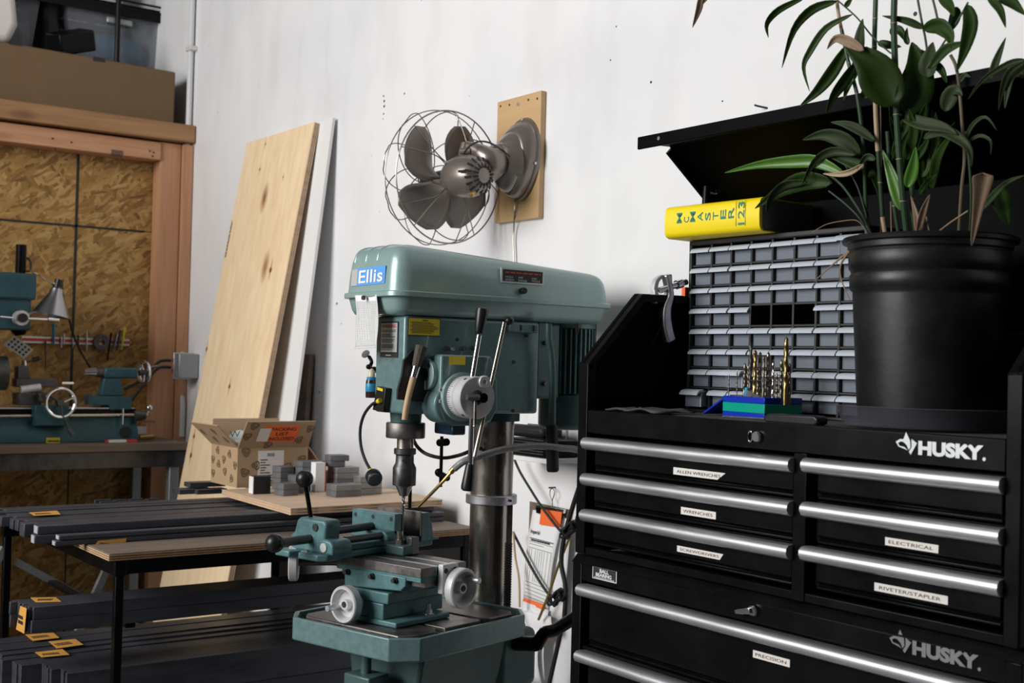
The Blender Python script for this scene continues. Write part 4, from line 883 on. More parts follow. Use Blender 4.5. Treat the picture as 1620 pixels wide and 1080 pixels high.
# ---- vise on the cross slide
vs_ = thing('drill_press_vise', 'blue-green cast machine vise with black ball handles on the cross slide', 'vise', Mt @ Vector((-.097, -.33, .934)))
z0 = .9342
b = MB(Mt); b.prism([(-.170, -.505), (-.125, -.505), (-.122, -.475), (-.105, -.472), (-.103, -.500), (-.045, -.500), (-.030, -.485), (-.028, -.46), (-.038, -.43), (-.045, -.15), (-.150, -.15), (-.155, -.43), (-.170, -.45)], 'z', z0 - .010 + .0102, z0 + .014)
b.build('vise_base', M['teal_vise'], vs_, bev=.003)
LB((-.150, -.110, -.43, -.15, z0 + .0142, z0 + .026), (-.088, -.045, -.43, -.15, z0 + .0142, z0 + .026)).build('vise_ways', M['teal_vise'], vs_, bev=.002)
b = MB(Mt); b.prism([(-.150, z0 + .013), (-.044, z0 + .013), (-.046, .985), (-.043, 1.008), (-.050, 1.0165), (-.125, 1.0165), (-.134, 1.010), (-.142, .985), (-.155, .975)], 'y', -.478, -.435); b.build('nut_block', M['teal_vise'], vs_, bev=.006, seg=3)
b = MB(Mt); b.prism([(-.070, z0 + .013), (-.018, z0 + .013), (-.018, .967), (-.026, .9765), (-.045, .979), (-.064, .976), (-.070, .965)], 'y', -.482, -.425); gb_ = b.build('guide_boss', M['teal_vise'], vs_, bev=.005, seg=3)
MB(Mt).cyl((-.044, -.481, .962), (-.044, -.4845, .962), .0095, n=18).build('rod_end', M['cast_alu'], gb_)
MB(Mt).cyl((-.075, -.479, 1.000), (-.075, -.4785 - .002, 1.000), .008, n=14).build('oil_hole', M['ink'], vs_)
MB(Mt).cyl((-.100, -.478, .948), (-.100, -.482, .948), .005, n=10).build('pivot_pin', M['steel'], vs_)
MB(Mt).cyl((-.044, -.425, .972), (-.044, -.30, .972), .0078, n=16).build('guide_rod', M['dark_steel'], vs_)
MB(Mt).cyl((-.100, -.435, .984), (-.100, -.29, .984), .0088, n=16).build('guide_rod', M['dark_steel'], vs_)
jw = LB((-.1635, -.0300, -.290, -.268, .978, 1.0165), (-.150, -.045, -.305, -.268, z0 + .0262, .978)).build('movable_jaw', M['teal_vise'], vs_, bev=.002)
MB(Mt).prism([(-.064, z0 + .0262), (-.024, z0 + .0262), (-.024, .972), (-.033, .981), (-.064, .982)], 'y', -.318, -.288).build('jaw_boss', M['teal_vise'], jw, bev=.003)
LB((-.163, -.0295, -.2675, -.262, .9640, 1.0160)).build('jaw_plate', M['dark_steel'], jw, bev=.0008)
for lx_ in (-.152, -.097, -.041):
    b = MB(Mt); b.cyl((lx_, -.2895, 1.005), (lx_, -.2905, 1.005), .0048, n=12); b.build('screw_hole', M['ink'], jw)
fj = LB((-.163, -.0300, -.205, -.178, z0 + .0142, 1.0120)).build('fixed_jaw', M['teal_vise'], vs_, bev=.002)
b = MB(Mt); b.prism([(-.178, z0 + .014), (-.140, z0 + .014), (-.140, .952), (-.160, .956), (-.166, .990), (-.178, .998)], 'x', -.158, -.034); b.build('jaw_buttress', M['teal_vise'], fj, bev=.002)
LB((-.163, -.0295, -.2105, -.2055, .962, 1.0160)).build('jaw_plate', M['ground_steel'], fj, bev=.0008)
# spindle screw with ball handles
ps = MB(Mt); ps.cyl((-.092, -.478, .9745), (-.092, -.560, .9745), .0095, n=16); sc_ = ps.build('vise_screw', M['dark_steel'], vs_)
MB(Mt).ball((-.092, -.572, .9745), .0195, 24, 14).build('ball_knob', M['black_plastic'], sc_)
t0 = Mt.inverted() @ P(493, 816, X=(Mt @ Vector((-.115, -.46, 1))).x); t1 = Mt.inverted() @ P(482, 757, X=(Mt @ Vector((-.115, -.46, 1))).x)
MB(Mt).cyl(t0 - Vector((0, 0, .01)), t1, .0048, n=12).build('clamp_lever', M['black_metal'], vs_)
MB(Mt).ball(t1, .0185, 24, 14).build('ball_knob', M['black_plastic'], vs_)
# hold-down clamp and stud beside the jaw
hc = thing('toe_clamp', 'small steel toe clamp and stud beside the vise jaws', 'clamp', Mt @ Vector((0, -.30, .934)))
LB((-.030, .025, -.318, -.285, .9342, .9560)).build('clamp_block', M['teal_dark'], hc, bev=.004)
LB((.002, .024, -.292, -.268, .9342, .972)).build('heel_block', M['dark_steel'], hc, bev=.002)
MB(Mt).cyl((-.004, -.300, .956), (-.004, -.300, .984), .0075, n=14).cyl((-.004, -.300, .9560), (-.004, -.300, .9660), .0115, n=6).build('stud', M['steel'], hc)
# ================================================================== things on and around the drill press
pd = MB(); X0 = -2.2585
pd.prism([(1.347, 1.290), (1.347, 1.268), (1.420, 1.262), (1.420, 1.30), (1.400, 1.37), (1.381, 1.375), (1.360, 1.352), (1.356, 1.320)], 'x', X0 - .0055, X0 + .001)
tag(pd.build('magnetic_pad', M['black_rubber'], bev=.002), 'black rubber pad stuck on the drill press head behind the paint brush', 'pad')
br = thing('paint_brush', 'worn paint brush with a wooden handle hanging on the drill press head', 'brush', P(642, 664, X=-2.235))
XB = -2.247
def bp(px, py): return P(px, py, X=XB)
b = MB(); ps = [bp(640, 664), bp(642, 648), bp(646, 628), bp(651, 608), bp(655, 594)]
b.tube(ps, .0062, 12, 5, .0075); b.build('handle', M['wood_handle'], br)
MB().tube([bp(654, 597), bp(659, 579)], .0085, 12, 0, .0095).build('ferrule', M['chrome'], br)
MB().tube([bp(658.5, 580), bp(663, 562), bp(667, 548)], .0095, 10, 3, .0135).build('bristles', M['bristle'], br)
# speed chart paper hanging from the belt pan
YP = 1.3235
pc = thing('speed_chart', 'white printed paper chart hanging from the front of the belt cover', 'paper', P(578, 552, Y=YP))
tl_, tr_, bl_, br_ = P(563, 467, Y=YP), P(596, 466, Y=YP), P(561, 552, Y=YP - .004), P(594, 550, Y=YP - .004)
def pfn(u, v): a = tl_.lerp(tr_, u); b_ = bl_.lerp(br_, u); q = a.lerp(b_, v); q.y += .006 * math.sin(v * 3) - .002 * math.cos(u * 5); return q
MB().grid(pfn, 6, 10).build('sheet', M['paper'], pc, solid=.0005)
k = MB()
for i in range(13): a_, b_ = pfn((i + 1) / 14, .12), pfn((i + 1) / 14, .96); k.beam(a_ + Vector((0, -.0012, 0)), b_ + Vector((0, -.0012, 0)), .0004, .0004)
for i in range(26): a_, b_ = pfn(.05, .12 + i * .033), pfn(.95, .12 + i * .033); k.beam(a_ + Vector((0, -.0012, 0)), b_ + Vector((0, -.0012, 0)), .0004, .0003)
tag(k.build('ruled_lines', M['grey_box'], pc), kind='stuff')
q = P(577, 471, Y=YP - .004); MB().cyl(q, q + Vector((0, -.006, 0)), .005, n=12).build('magnet', M['dark_steel'], pc)
# oil bottle clipped beside the head
ob = thing('oil_bottle', 'small bottle of dark oil with a blue collar clipped beside the drill head', 'bottle', P(587, 629, Y=1.40))
o_ = P(587, 629, Y=1.40); 
MB().lathe([(0, 0), (.0115, 0), (.0128, .002), (.0130, .036), (.0118, .041), (0, .041)], o_, (0, 0, 1), 20).build('body', M['oil'], ob)
MB().lathe([(.0131, .014), (.0133, .0145), (.0133, .032), (.0131, .0325)], o_, (0, 0, 1), 20).build('label', M['blue_plastic'], ob)
MB().lathe([(0, .041), (.0110, .041), (.0112, .047), (.008, .048), (0, .048)], o_, (0, 0, 1), 18).build('collar', M['blue_plastic'], ob)
MB().lathe([(0, .047), (.0085, .048), (.0078, .060), (.003, .066), (0, .067)], o_, (0, 0, 1), 16).build('spout', M['bottle_clear'], ob)
im = thing('inspection_mirror', 'small round mirror on a black clip beside the drill head', 'mirror', P(590, 590, Y=1.41))
q = P(579, 560, Y=1.405); MB().lathe([(0, 0), (.0105, 0), (.0108, .0015), (.0098, .0025), (0, .002)], q, (.3, -.7, .45), 20).build('mirror_disc', M['chrome'], im)
MB().tube([P(584, 564, Y=1.41), P(588, 572, Y=1.41), P(586, 580, Y=1.41), P(590, 592, Y=1.41)], .0042, 8, 4).build('clip_arm', M['black_metal'], im)
MB().ball(P(583, 580, Y=1.40), .006, 12, 8).ball(P(592, 585, Y=1.41), .008, 12, 8).build('clip_joint', M['black_metal'], im)
# goose-neck work lamp
gl = thing('gooseneck_lamp', 'black magnetic gooseneck work lamp curving down from the drill head', 'lamp', P(605, 650, Y=1.36))
A = [P(606, 611, Y=1.3655), P(620, 614, Y=1.3655), P(616, 652, Y=1.3655), P(599, 648, Y=1.3655)]
nn = Vector((0, -1, 0)); b = MB(); b.add(A + [p + nn * .016 for p in A], [(3, 2, 1, 0), (4, 5, 6, 7), (0, 1, 5, 4), (1, 2, 6, 5), (2, 3, 7, 6), (3, 0, 4, 7)]); lbx = b.build('switch_box', M['black_plastic'], gl, bev=.0015)
q0 = A[0].lerp(A[1], .12).lerp(A[3].lerp(A[2], .12), .08); MB().beam(q0 + nn * .0163, A[0].lerp(A[1], .85).lerp(A[3], .10) + nn * .0163, .001, .006).build('stripe', M['yellow_label'], lbx)
YG = 1.345
pts = [P(600, 634, Y=YG), P(588, 640, Y=YG), P(576, 656, Y=YG), P(570, 678, Y=YG), P(571, 705, Y=YG), P(578, 728, Y=YG), P(588, 746, Y=YG)]
MB().tube(pts, .0034, 10, 6).build('gooseneck', M['black_rubber'], gl)
for p_, q_ in ((P(602, 633, Y=YG), P(598, 635, Y=YG)), (P(586, 743, Y=YG), P(588, 747, Y=YG))): MB().cyl(p_, q_, .0055, n=12).build('ferrule', M['yellow_label'], gl)
h0 = P(588, 748, Y=YG); dirh = (P(597, 766, Y=YG - .01) - h0).normalized()
hd3 = MB().lathe([(0, 0), (.006, 0), (.0075, .006), (.0165, .009), (.0175, .012), (.0175, .026), (.0165, .028), (0, .028)], h0, dirh, 24).build('lamp_head', M['black_plastic'], gl)
MB().lathe([(.016, .0281), (.0155, .032), (0, .034)], h0, dirh, 20).build('lens', M['bin'], hd3)
# coolant manifold and nozzle
cm = thing('coolant_nozzle', 'coolant tube with a brass nozzle angled down to the drill bit', 'nozzle', P(702, 700, Y=1.50))
YN = 1.50
MB().box(P(695, 690, Y=YN).x, P(725, 690, Y=YN).x, YN - .015, YN + .02, P(705, 686, Y=YN).z, P(705, 668, Y=YN).z).build('solenoid_body', mat('navy_plastic', (.01, .03, .06), .4), cm, bev=.004)
MB().cyl(P(699, 690, Y=YN), P(697, 770, Y=YN), .0038, n=10).build('stay_rod', M['black_metal'], cm)
MB().cyl(P(695, 700, Y=YN), P(707, 699, Y=YN), .0085, n=12).build('clamp_joint', M['black_metal'], cm)
b = MB(); b.cyl(P(693, 748, Y=YN), P(708, 756, Y=YN), .0075, n=12); b.ball(P(694, 747, Y=YN), .009, 12, 8); b.build('clamp_joint', M['black_metal'], cm)
noz = MB().tube([P(716, 744, Y=1.478), P(700, 762, Y=1.465), P(680, 783, Y=1.455), P(661, 802, Y=1.445)], .0040, 10, 4, .0034).build('nozzle_tube', M['brass'], cm)
MB().cyl(P(721, 738, Y=1.484), P(713, 747, Y=1.476), .0062, n=12).build('fitting', M['brass'], cm)
hs = MB().tube([P(719, 741, Y=1.482), P(735, 729, Y=1.495), P(760, 721, Y=1.53), P(800, 710, Y=1.60), P(845, 705, Y=1.68), P(885, 708, Y=1.75), P(925, 716, Y=1.83), P(990, 760, Y=1.96)], .0078, 12, 7)
tag(hs.build('coolant_hose', M['hose']), 'grey braided hose arching from the nozzle past the column', 'hose')
tag(MB().tube([P(652, 690, Y=1.47), P(660, 706, Y=1.50), P(675, 718, Y=1.52), P(700, 724, Y=1.53), P(722, 721, Y=1.54), P(742, 714, Y=1.555), P(770, 700, Y=1.73)], .0042, 10, 6).build('black_cable', M['black_rubber']), 'thin black cable sagging from behind the quill to the column', 'cable')
# ================================================================== wall fan
fn = thing('wall_fan', 'vintage taupe wall fan with a wire cage mounted on a wooden board', 'fan', (-2.775, 2.0, 1.75))
YF = 2.012
bl = P(783, 355, Y=YF); tr = P(857, 148, Y=YF)
bo = MB().box(-2.862, -2.657, YF, Y_W - .001, 1.747, 2.093).build('mount_board', M['fanboard'], fn, bev=.0015)
for px, py in ((792, 168), (806, 166), (836, 158), (850, 156)):
    q = P(px, py, Y=YF); MB().cyl((q.x, YF + .001, q.z), (q.x, YF - .0006, q.z), .0035, n=10).build('hole', M['ink'], bo)
for px, py in ((820.5, 165), (817, 337)):
    q = P(px, py, Y=YF); MB().lathe([(0, 0), (.0055, 0), (.005, .003), (0, .004)], (q.x, YF, q.z), (0, -1, 0), 10).build('screw', M['alu'], bo)
cx, cz = -2.730, P(826, 240, Y=1.99).z
def tear(s, n=40):
    out = []
    for i in range(n):
        a = 2 * math.pi * i / n; x = math.sin(a); z = math.cos(a)
        k = 1.0 if z > 0 else 1 - .22 * z * z * (1 if True else 0)
        out.append((x * .080 * s * (k if z < -.2 else 1), z * (.100 if z > 0 else .128) * s))
    return out
b = MB(); lv = [(1.0, 0), (1.0, .008), (.955, .014), (.93, .014), (.90, .030), (.80, .046), (.745, .050), (.73, .050), (.70, .060), (.56, .078), (.36, .090), (.1, .094)]; n = 40; vs = []
for s, d in lv: vs += [(cx + x, YF - d, cz + z - .035 * (d / .09)) for x, z in tear(s)]
b.add(vs, [(j * n + i, j * n + (i + 1) % n, (j + 1) * n + (i + 1) % n, (j + 1) * n + i) for j in range(len(lv) - 1) for i in range(n)] + [tuple(range((len(lv) - 1) * n, len(lv) * n))])
fb = b.build('base_dome', M['fan'], fn, sm=50)
for an in (5, 105, 215):
    tx, tz = math.sin(R_(an)) * .080 * .965, math.cos(R_(an)) * (.100 if math.cos(R_(an)) > 0 else .128) * .965; q = Vector((cx + tx, YF - .0135, cz + tz - .005)); MB().lathe([(0, 0), (.0048, 0), (.004, .003), (0, .004)], q, (0, -1, 0), 10).build('screw', M['alu'], fb)
mc = P(738, 279, Y=1.838)
arm = [Vector((cx, YF - .04, cz - .030)), Vector((cx - .004, YF - .09, cz - .034)), P(776, 252, Y=1.892), P(755, 238, Y=1.868), P(737, 230, Y=1.852)]
b = MB(); ps = smooth_path(arm, 6); N = len(ps); u = None; vs = []; m_ = 18
for i, p in enumerate(ps):
    t = (ps[min(i + 1, N - 1)] - ps[max(i - 1, 0)]).normalized()
    if u is None: u, w_ = frame(t)
    else: u = (u - t * u.dot(t)).normalized(); w_ = t.cross(u)
    f = i / (N - 1); r = .056 * (1 - f) ** 1.35 + .012
    vs += [p + (u * math.cos(2 * math.pi * j / m_) + w_ * math.sin(2 * math.pi * j / m_)) * r for j in range(m_)]
b.add(vs, [(i * m_ + j, i * m_ + (j + 1) % m_, (i + 1) * m_ + (j + 1) % m_, (i + 1) * m_ + j) for i in range(N - 1) for j in range(m_)] + [tuple(range((N - 1) * m_, N * m_))])
ar = b.build('arm', M['fan'], fn, sm=50)
ax = Vector((-.985, -.10, .06)).normalized(); fu, fv = frame(ax)
MB().tube([arm[-1] + Vector((0, 0, .004)), P(734, 240, Y=1.846), P(731, 256, Y=1.84)], .014, 12, 4).build('yoke', M['fan'], fn)
MB().cyl(P(728, 240, Y=1.832), P(745, 238, Y=1.852), .010, n=14).build('yoke_bolt', M['fan'], fn)
mb_ = MB().lathe([(0, -.075), (.020, -.074), (.036, -.066), (.048, -.050), (.0555, -.025), (.0580, 0), (.0575, .022), (.052, .044), (.044, .058), (.026, .066), (.016, .070), (.014, .090), (0, .090)], mc, ax, 40).build('motor', M['fan'], fn)
for i in range(16):
    a = 2 * math.pi * (i + .5) / 16; d = fu * math.cos(a) + fv * math.sin(a)
    MB().beam(mc - ax * .0758 + d * .0215, mc - ax * .0520 + d * .0505, .0055, .0026, up=d).build('vent_slot', M['ink'], mb_)
cdir = (CPOS - mc).normalized(); q = P(731, 271, Y=1.755); MB().cyl(P(726, 271, Y=1.785), P(737, 270, Y=1.785), .0035, n=8).build('oil_slot', M['ink'], mb_)
q = P(750, 305, Y=1.808); MB().lathe([(0, 0), (.0065, 0), (.0075, .012), (.006, .02), (0, .021)], q, (.35, -.6, -.3), 14).build('oscillator_knob', M['brass'], mb_)
hub = mc + ax * .105
# blades
hb2 = MB().lathe([(0, -.02), (.019, -.018), (.021, 0), (.019, .02), (.010, .027), (0, .028)], hub, ax, 20).build('blade_hub', M['fan_blade'], fn)
for kb in range(4):
    a0 = R_(24 + 90 * kb)
    def bf(u_, v_, a0=a0):
        r = .018 + .140 * u_; wd = (.35 + .75 * math.sin(math.pi * min(1, .25 + .62 * u_))) * (1 if u_ < .9 else 1 - (u_ - .9) * 3)
        a = a0 + (v_ - .5) * wd * 1.35 + .25 * u_; tw = (v_ - .5) * .050 * (1.2 - .5 * u_)
        return hub + (fu * math.cos(a) + fv * math.sin(a)) * r + ax * tw
    MB().grid(bf, 10, 8).build('blade', M['fan_blade'], fn, solid=.002)
RC = .184; cf = mc + ax * .118
cg = MB().ring(cf - ax * .045, ax, RC - .004, .0022, 64, 6).build('cage', M['wire'], fn)
def wire(pts, closed=False): MB().tube(pts, .0016, 5, 5 if not closed else 0, closed=closed).build('cage_wire', M['wire'], cg)
wire([cf + (fu * math.cos(2 * math.pi * i / 64) + fv * math.sin(2 * math.pi * i / 64)) * RC for i in range(64)], True)
for kb in range(8):
    a = 2 * math.pi * kb / 8 + .2; pts = []; c_ = RC * .50; rr_ = RC * .535
    for i in range(44):
        t = 2 * math.pi * i / 44; x = c_ + rr_ * math.cos(t); y = rr_ * .62 * math.sin(t); rho = math.hypot(x, y)
        X_ = x * math.cos(a) - y * math.sin(a); Y_ = x * math.sin(a) + y * math.cos(a)
        pts.append(cf + fu * X_ + fv * Y_ + ax * (.055 * max(0, 1 - (rho / RC) ** 2) ** .5 + .003))
    wire(pts, True)
for kb in range(5):
    for s in (-.045, .045):
        a = 2 * math.pi * kb / 5 + .55; d0 = fu * math.cos(a + s) + fv * math.sin(a + s); d1 = fu * math.cos(a + s * 4.5) + fv * math.sin(a + s * 4.5)
        wire([mc + ax * .030 + d0 * .056, mc + ax * .034 + d0 * .10, cf - ax * .045 + d1 * (RC - .004)])
MB().ring(cf + ax * .056, ax, .030, .0022, 28, 6).build('badge_ring', M['wire'], cg)
MB().lathe([(0, 0), (.024, 0), (.026, .002), (.022, .006), (0, .007)], cf + ax * .054, ax, 24).build('badge', M['fan'], cg)
MB().tube([P(806, 247, Y=1.90), P(795, 238, Y=1.865), P(775, 226, Y=1.85), P(757, 224, Y=1.845), P(742, 232, Y=1.83), P(733, 244, Y=1.82)], .0026, 8, 6).build('motor_cord', M['black_rubber'], fn)
fc = thing('fan_cord', 'thin twin flex hanging down the wall under the fan', 'cable', P(815, 380, Y=2.02))
MB().tube([P(815.5, 313, Y=2.005), P(814, 335, Y=2.005), P(813, 360, Y=2.018), P(812, 380, Y=2.02), P(813, 420, Y=2.02), P(812, 520, Y=2.02)], .0022, 6, 5).build('flex', M['wire'], fc)
# ================================================================== boards leaning on the wall
def lean(name, label, x0, x1, yb, yt, zt, th, m, medge=None):
    t = thing(name, label, 'board', ((x0 + x1) / 2, yb, 0))
    d = Vector((0, yt - yb, zt)).normalized(); nrm = Vector((0, d.z, -d.y)); L = math.hypot(yt - yb, zt)
    Mx = Matrix.Translation((0, yb, 0)) @ Matrix(((1, 0, 0, 0), (0, nrm.y, d.y, 0), (0, nrm.z, d.z, 0), (0, 0, 0, 1)))
    if medge:
        MB(Mx).box(x0, x1, 0, .0022, 0, L).build('face_veneer', m, t)
        for i in range(5): MB(Mx).box(x0 + .0006 * (i % 2), x1 - .0012 * (i % 2), .0022 + i * (th - .0022) / 5, .0022 + (i + 1) * (th - .0022) / 5, .0004, L - .001 * (i % 2)).build('ply_layer', medge if i % 2 else M['ply_top'], t)
    else: MB(Mx).box(x0, x1, 0, th, 0, L).build('panel', m, t, bev=.001)
    return t, Mx
pk, Mp = lean('plywood_plank', 'long knotty plywood plank leaning on the wall in front of a white board', -4.530, -3.950, 1.605, 1.985, 2.19, .021, M['ply'], M['ply_edge'])
for px, py, s in ((428, 427, .030), (327, 552, .024), (363, 611, .026), (411, 268, .016), (420, 228, .014), (302, 720, .03), (307, 690, .025), (448, 280, .012)):
    yy = 1.985; q = P(px, py, Y=1.90)
    for _ in range(6): yy = 1.605 + (1.985 - 1.605) * q.z / 2.19; q = P(px, py, Y=yy)
    Lz = math.hypot(.38, 2.19) * q.z / 2.19
    MB(Mp).lathe([(0, 0), (s * .35, 0), (s * .32, .0006), (0, .0008)], (q.x, -.0001, Lz), (0, -1, 0), 12).build('knot', mat('knot_wood', (.20, .075, .02), .5, var=.4, scale=60), pk)
    MB(Mp).prism([(q.x - s * .22, Lz), (q.x, Lz + s * 1.6), (q.x + s * .22, Lz), (q.x, Lz - s * 1.4)], 'y', -.0003, .0005).build('knot_grain', mat('knot_streak', (.52, .29, .11), .6), pk)
text('mill_stamp', '~3', Mp @ Vector((-4.515, -.0006, 1.76)), Mp.to_3x3() @ Vector((0, 0, 1)), Vector((-1, 0, 0)), .15, .012, M['card_dark'], pk)
lean('white_panel', 'tall white laminate board leaning on the wall behind the plywood plank', -4.42, -3.857, 1.757, 2.008, 2.195, .012, M['white_board'])
lean('plywood_offcut', 'short plywood offcut leaning behind the white board', -4.25, -3.975, 1.93, 2.005, 1.365, .018, M['ply_worn'])
# ================================================================== steel rack
ZP = .885
rk_ = thing('steel_rack', 'black steel rack with a plywood top loaded with long steel bars', 'rack', (-3.3, 1.5, 0))
RX0, RX1, RY0, RY1 = -3.66, -2.865, .945, 1.985
tp = MB().box(RX0, RX1, RY0, RY1, ZP - .018, ZP).build('plywood_top', M['ply_worn'], rk_, bev=.001)
for i in range(3): MB().box(RX0 + .001, RX1 + .0015, RY0 - .0015, RY1, ZP - .0165 + i * .0052, ZP - .014 + i * .0052).build('ply_layer', M['ply_edge'], tp)
for x, y in ((-2.885, .975), (-2.885, 1.955), (-3.615, .905), (-3.60, 1.715)): MB().box(x - .0105, x + .0105, y - .0105, y + .0105, 0, ZP - .019).build('leg', M['black_metal'], rk_, bev=.003)
for y in (.975, 1.955): MB().box(-3.63, -2.87, y - .014, y + .014, ZP - .055, ZP - .019).build('rail', M['black_metal'], rk_, bev=.002)
MB().box(-2.90, -2.872, .96, 1.97, ZP - .052, ZP - .019).build('rail', M['black_metal'], rk_, bev=.002); MB().box(-3.63, -3.60, .89, 1.97, ZP - .052, ZP - .019).build('rail', M['black_metal'], rk_, bev=.002)
for z in (.7008, .455):
    for y in (1.03, 1.90): MB().box(-3.63, -2.95, y - .012, y + .012, z - .012, z).build('shelf_rail', M['black_metal'], rk_, bev=.002)
for a_, b_ in (((-3.62, .90, .80), (-3.62, .66, .40)), ((-3.62, .93, .76), (-3.62, 1.35, .50)), ((-3.62, 1.24, .84), (-3.62, 1.10, .52))): MB().beam(a_, b_, .02, .02).build('brace', M['grey_box'], rk_)
def tape(parent, pts, n_out, name='tape_tag'):
    pts = [Vector(p) for p in pts]; n = Vector(n_out); b = MB().add([p + n * .0006 for p in pts] + [p + n * .0012 for p in pts], [(3, 2, 1, 0), (4, 5, 6, 7), (0, 1, 5, 4), (1, 2, 6, 5), (2, 3, 7, 6), (3, 0, 4, 7)])
    o = b.build(name, M['tag'], parent); r = (pts[1] - pts[0]); u = (pts[3] - pts[0])
    text('handwriting', '~2', pts[0] + r * .12 + u * .3 + n * .0014, r, u - r.normalized() * u.dot(r.normalized()), r.length * .6, u.length * .35, M['ink'], o)
    return o
rr = random.Random(11)
# top pile of flat bars
xw = .0345; bars = []
for i in range(10):
    x1 = -3.252 - i * xw * 1.02; h = .030 + rr.uniform(-.004, .002); y0 = .845 + rr.uniform(-.02, .035) + (.02 if i < 2 else 0)
    o = MB().box(x1 - xw + .0012, x1, y0, 1.975, ZP + .0004, ZP + h).build('flat_bar', M['black_steel'], bev=.0012); bars.append(o)
    tag(o, ORD[i] + ' dark flat bar from the front of the wide pile on the rack top', 'steel bar', 'flat bars piled on the rack top')
for x1, w_, z_, hh, y0, lab in ((-3.085, .030, ZP, .022, .835, 'lower thick square bar at the front of the rack top pile'), (-3.085, .034, ZP + .0224, .0215, .842, 'upper thick square bar at the front of the rack top pile'),
                               (-3.028, .026, ZP, .0135, .868, 'lower thin bar nearest the plywood edge on the rack top'), (-3.026, .028, ZP + .0139, .0130, .876, 'upper thin bar nearest the plywood edge on the rack top'),
                               (-3.122, .034, ZP, .040, .85, 'square bar between the wide pile and the front bars'), (-3.160, .034, ZP, .040, .862, 'tall square bar against the wide pile on the rack top'), (-3.200, .044, ZP, .036, .84, 'wide square bar at the near side of the wide pile')):
    t = thing('steel_bar', lab, 'steel bar', (x1 - w_ / 2, 1.4, z_), 'bars along the front of the rack top')
    MB().box(x1 - w_, x1, y0, 1.975, z_ + .0004, z_ + hh).build('bar', M['black_steel'], t, bev=.0025)
    if w_ < .036 and x1 > -3.1: MB().box(x1 - w_ + .002, x1 - .002, y0 - .0006, y0 + .001, z_ + .002, z_ + hh - .0015).build('cut_end', M['silver_ink'], t)
    if 'upper thin' in lab: tape(t, [P(150, 862, X=x1 + .001), P(197, 865, X=x1 + .001), P(200, 851, X=x1 + .001), P(155, 855, X=x1 + .001)], (1, 0, 0))
q = [P(54, 816, Z=ZP + .033), P(96, 814, Z=ZP + .033), P(90, 808, Z=ZP + .033), P(46, 811, Z=ZP + .033)]; tape(bars[4], q, (0, 0, 1))
# second level: flats on edge
xs = -2.945; b2 = []
for i in range(9):
    y0 = .80 + rr.uniform(-.006, .012) - .004 * i; w_ = .0125
    for z_, hh in ((.7012, .0300), (.7314, .0300)):
        o = MB().box(xs - w_ + .0008, xs, y0 + rr.uniform(0, .006), 1.90, z_, z_ + hh - .0006).build('flat_bar', M['black_steel'], bev=.0008); b2.append(o)
        tag(o, ORD[i] + ' bar from the front, %s row of the bundle on the middle shelf' % ('upper' if z_ > .72 else 'lower'), 'steel bar', 'flat bars on the middle shelf')
    xs -= w_
ZB = .7610
tape(b2[1], [P(57, 953, Z=ZB), P(97, 952, Z=ZB), P(88, 945, Z=ZB), P(48, 945.5, Z=ZB)], (0, 0, 1))
YE = .786; tape(b2[1], [P(26, 995, Y=YE), P(39, 1002, Y=YE), P(43, 962, Y=YE), P(33, 958, Y=YE)], (0, -1, 0))
# bottom level
xs = -2.925; b3 = []
for i in range(22):
    w_ = .0145 if i < 9 else .026; y0 = (.875 if i < 9 else .83) + rr.uniform(-.012, .012) - .0035 * i
    for z_, hh in ((.456, .068), (.5245, .080)):
        h2 = hh - rr.uniform(.0006, .006 if i > 8 else .001)
        o = MB().box(xs - w_ + .0008, xs, y0 + rr.uniform(0, .01), 1.92, z_, z_ + h2).build('flat_bar', M['black_steel'], bev=.0008); b3.append(o)
        tag(o, ORD[i] + ' bar from the front, %s row of the bundle on the bottom shelf' % ('upper' if z_ > .5 else 'lower'), 'steel bar', 'flat bars on the bottom shelf')
    xs -= w_
ZC = .606
tape(b3[21], [P(52, 1014, Z=ZC), P(94, 1009, Z=ZC), P(84, 1001, Z=ZC), P(40, 1004, Z=ZC)], (0, 0, 1)); tape(b3[13], [P(90, 1026, Z=ZC), P(132, 1020, Z=ZC), P(119, 1011, Z=ZC), P(77, 1015, Z=ZC)], (0, 0, 1)); tape(b3[15], [P(66, 1040, Z=ZC), P(110, 1036, Z=ZC), P(99, 1027, Z=ZC), P(55, 1032, Z=ZC)], (0, 0, 1))
# plywood panel across the bars
ZQ = .9485
A = P(351, 774, Z=ZQ); B = P(460, 804, Z=ZQ); Cc = P(700, 790, Z=ZQ); Cc.y = min(Cc.y, 1.985); D_ = A + (Cc - B)
D_.y = min(D_.y, 1.995)
pp = thing('plywood_sheet', 'pale square plywood panel laid across the steel bars on the rack', 'board', (B.x, B.y, ZQ - .018))
def slab(z0, z1, sh): 
    qs = [p.copy() for p in (A, B, Cc, D_)]; c_ = sum(qs, Vector()) / 4; qs = [p + (c_ - p).normalized() * sh for p in qs]
    return MB().add([Vector((p.x, p.y, z)) for z in (z0, z1) for p in qs], [(3, 2, 1, 0), (4, 5, 6, 7), (0, 1, 5, 4), (1, 2, 6, 5), (2, 3, 7, 6), (3, 0, 4, 7)])
slab(ZQ - .003, ZQ, 0).build('top_veneer', M['ply_top'], pp)
for i in range(4): slab(ZQ - .018 + i * .00375, ZQ - .018 + (i + 1) * .00375, .0012 * (i % 2)).build('ply_layer', M['ply_edge'] if i % 2 else M['ply_top'], pp)
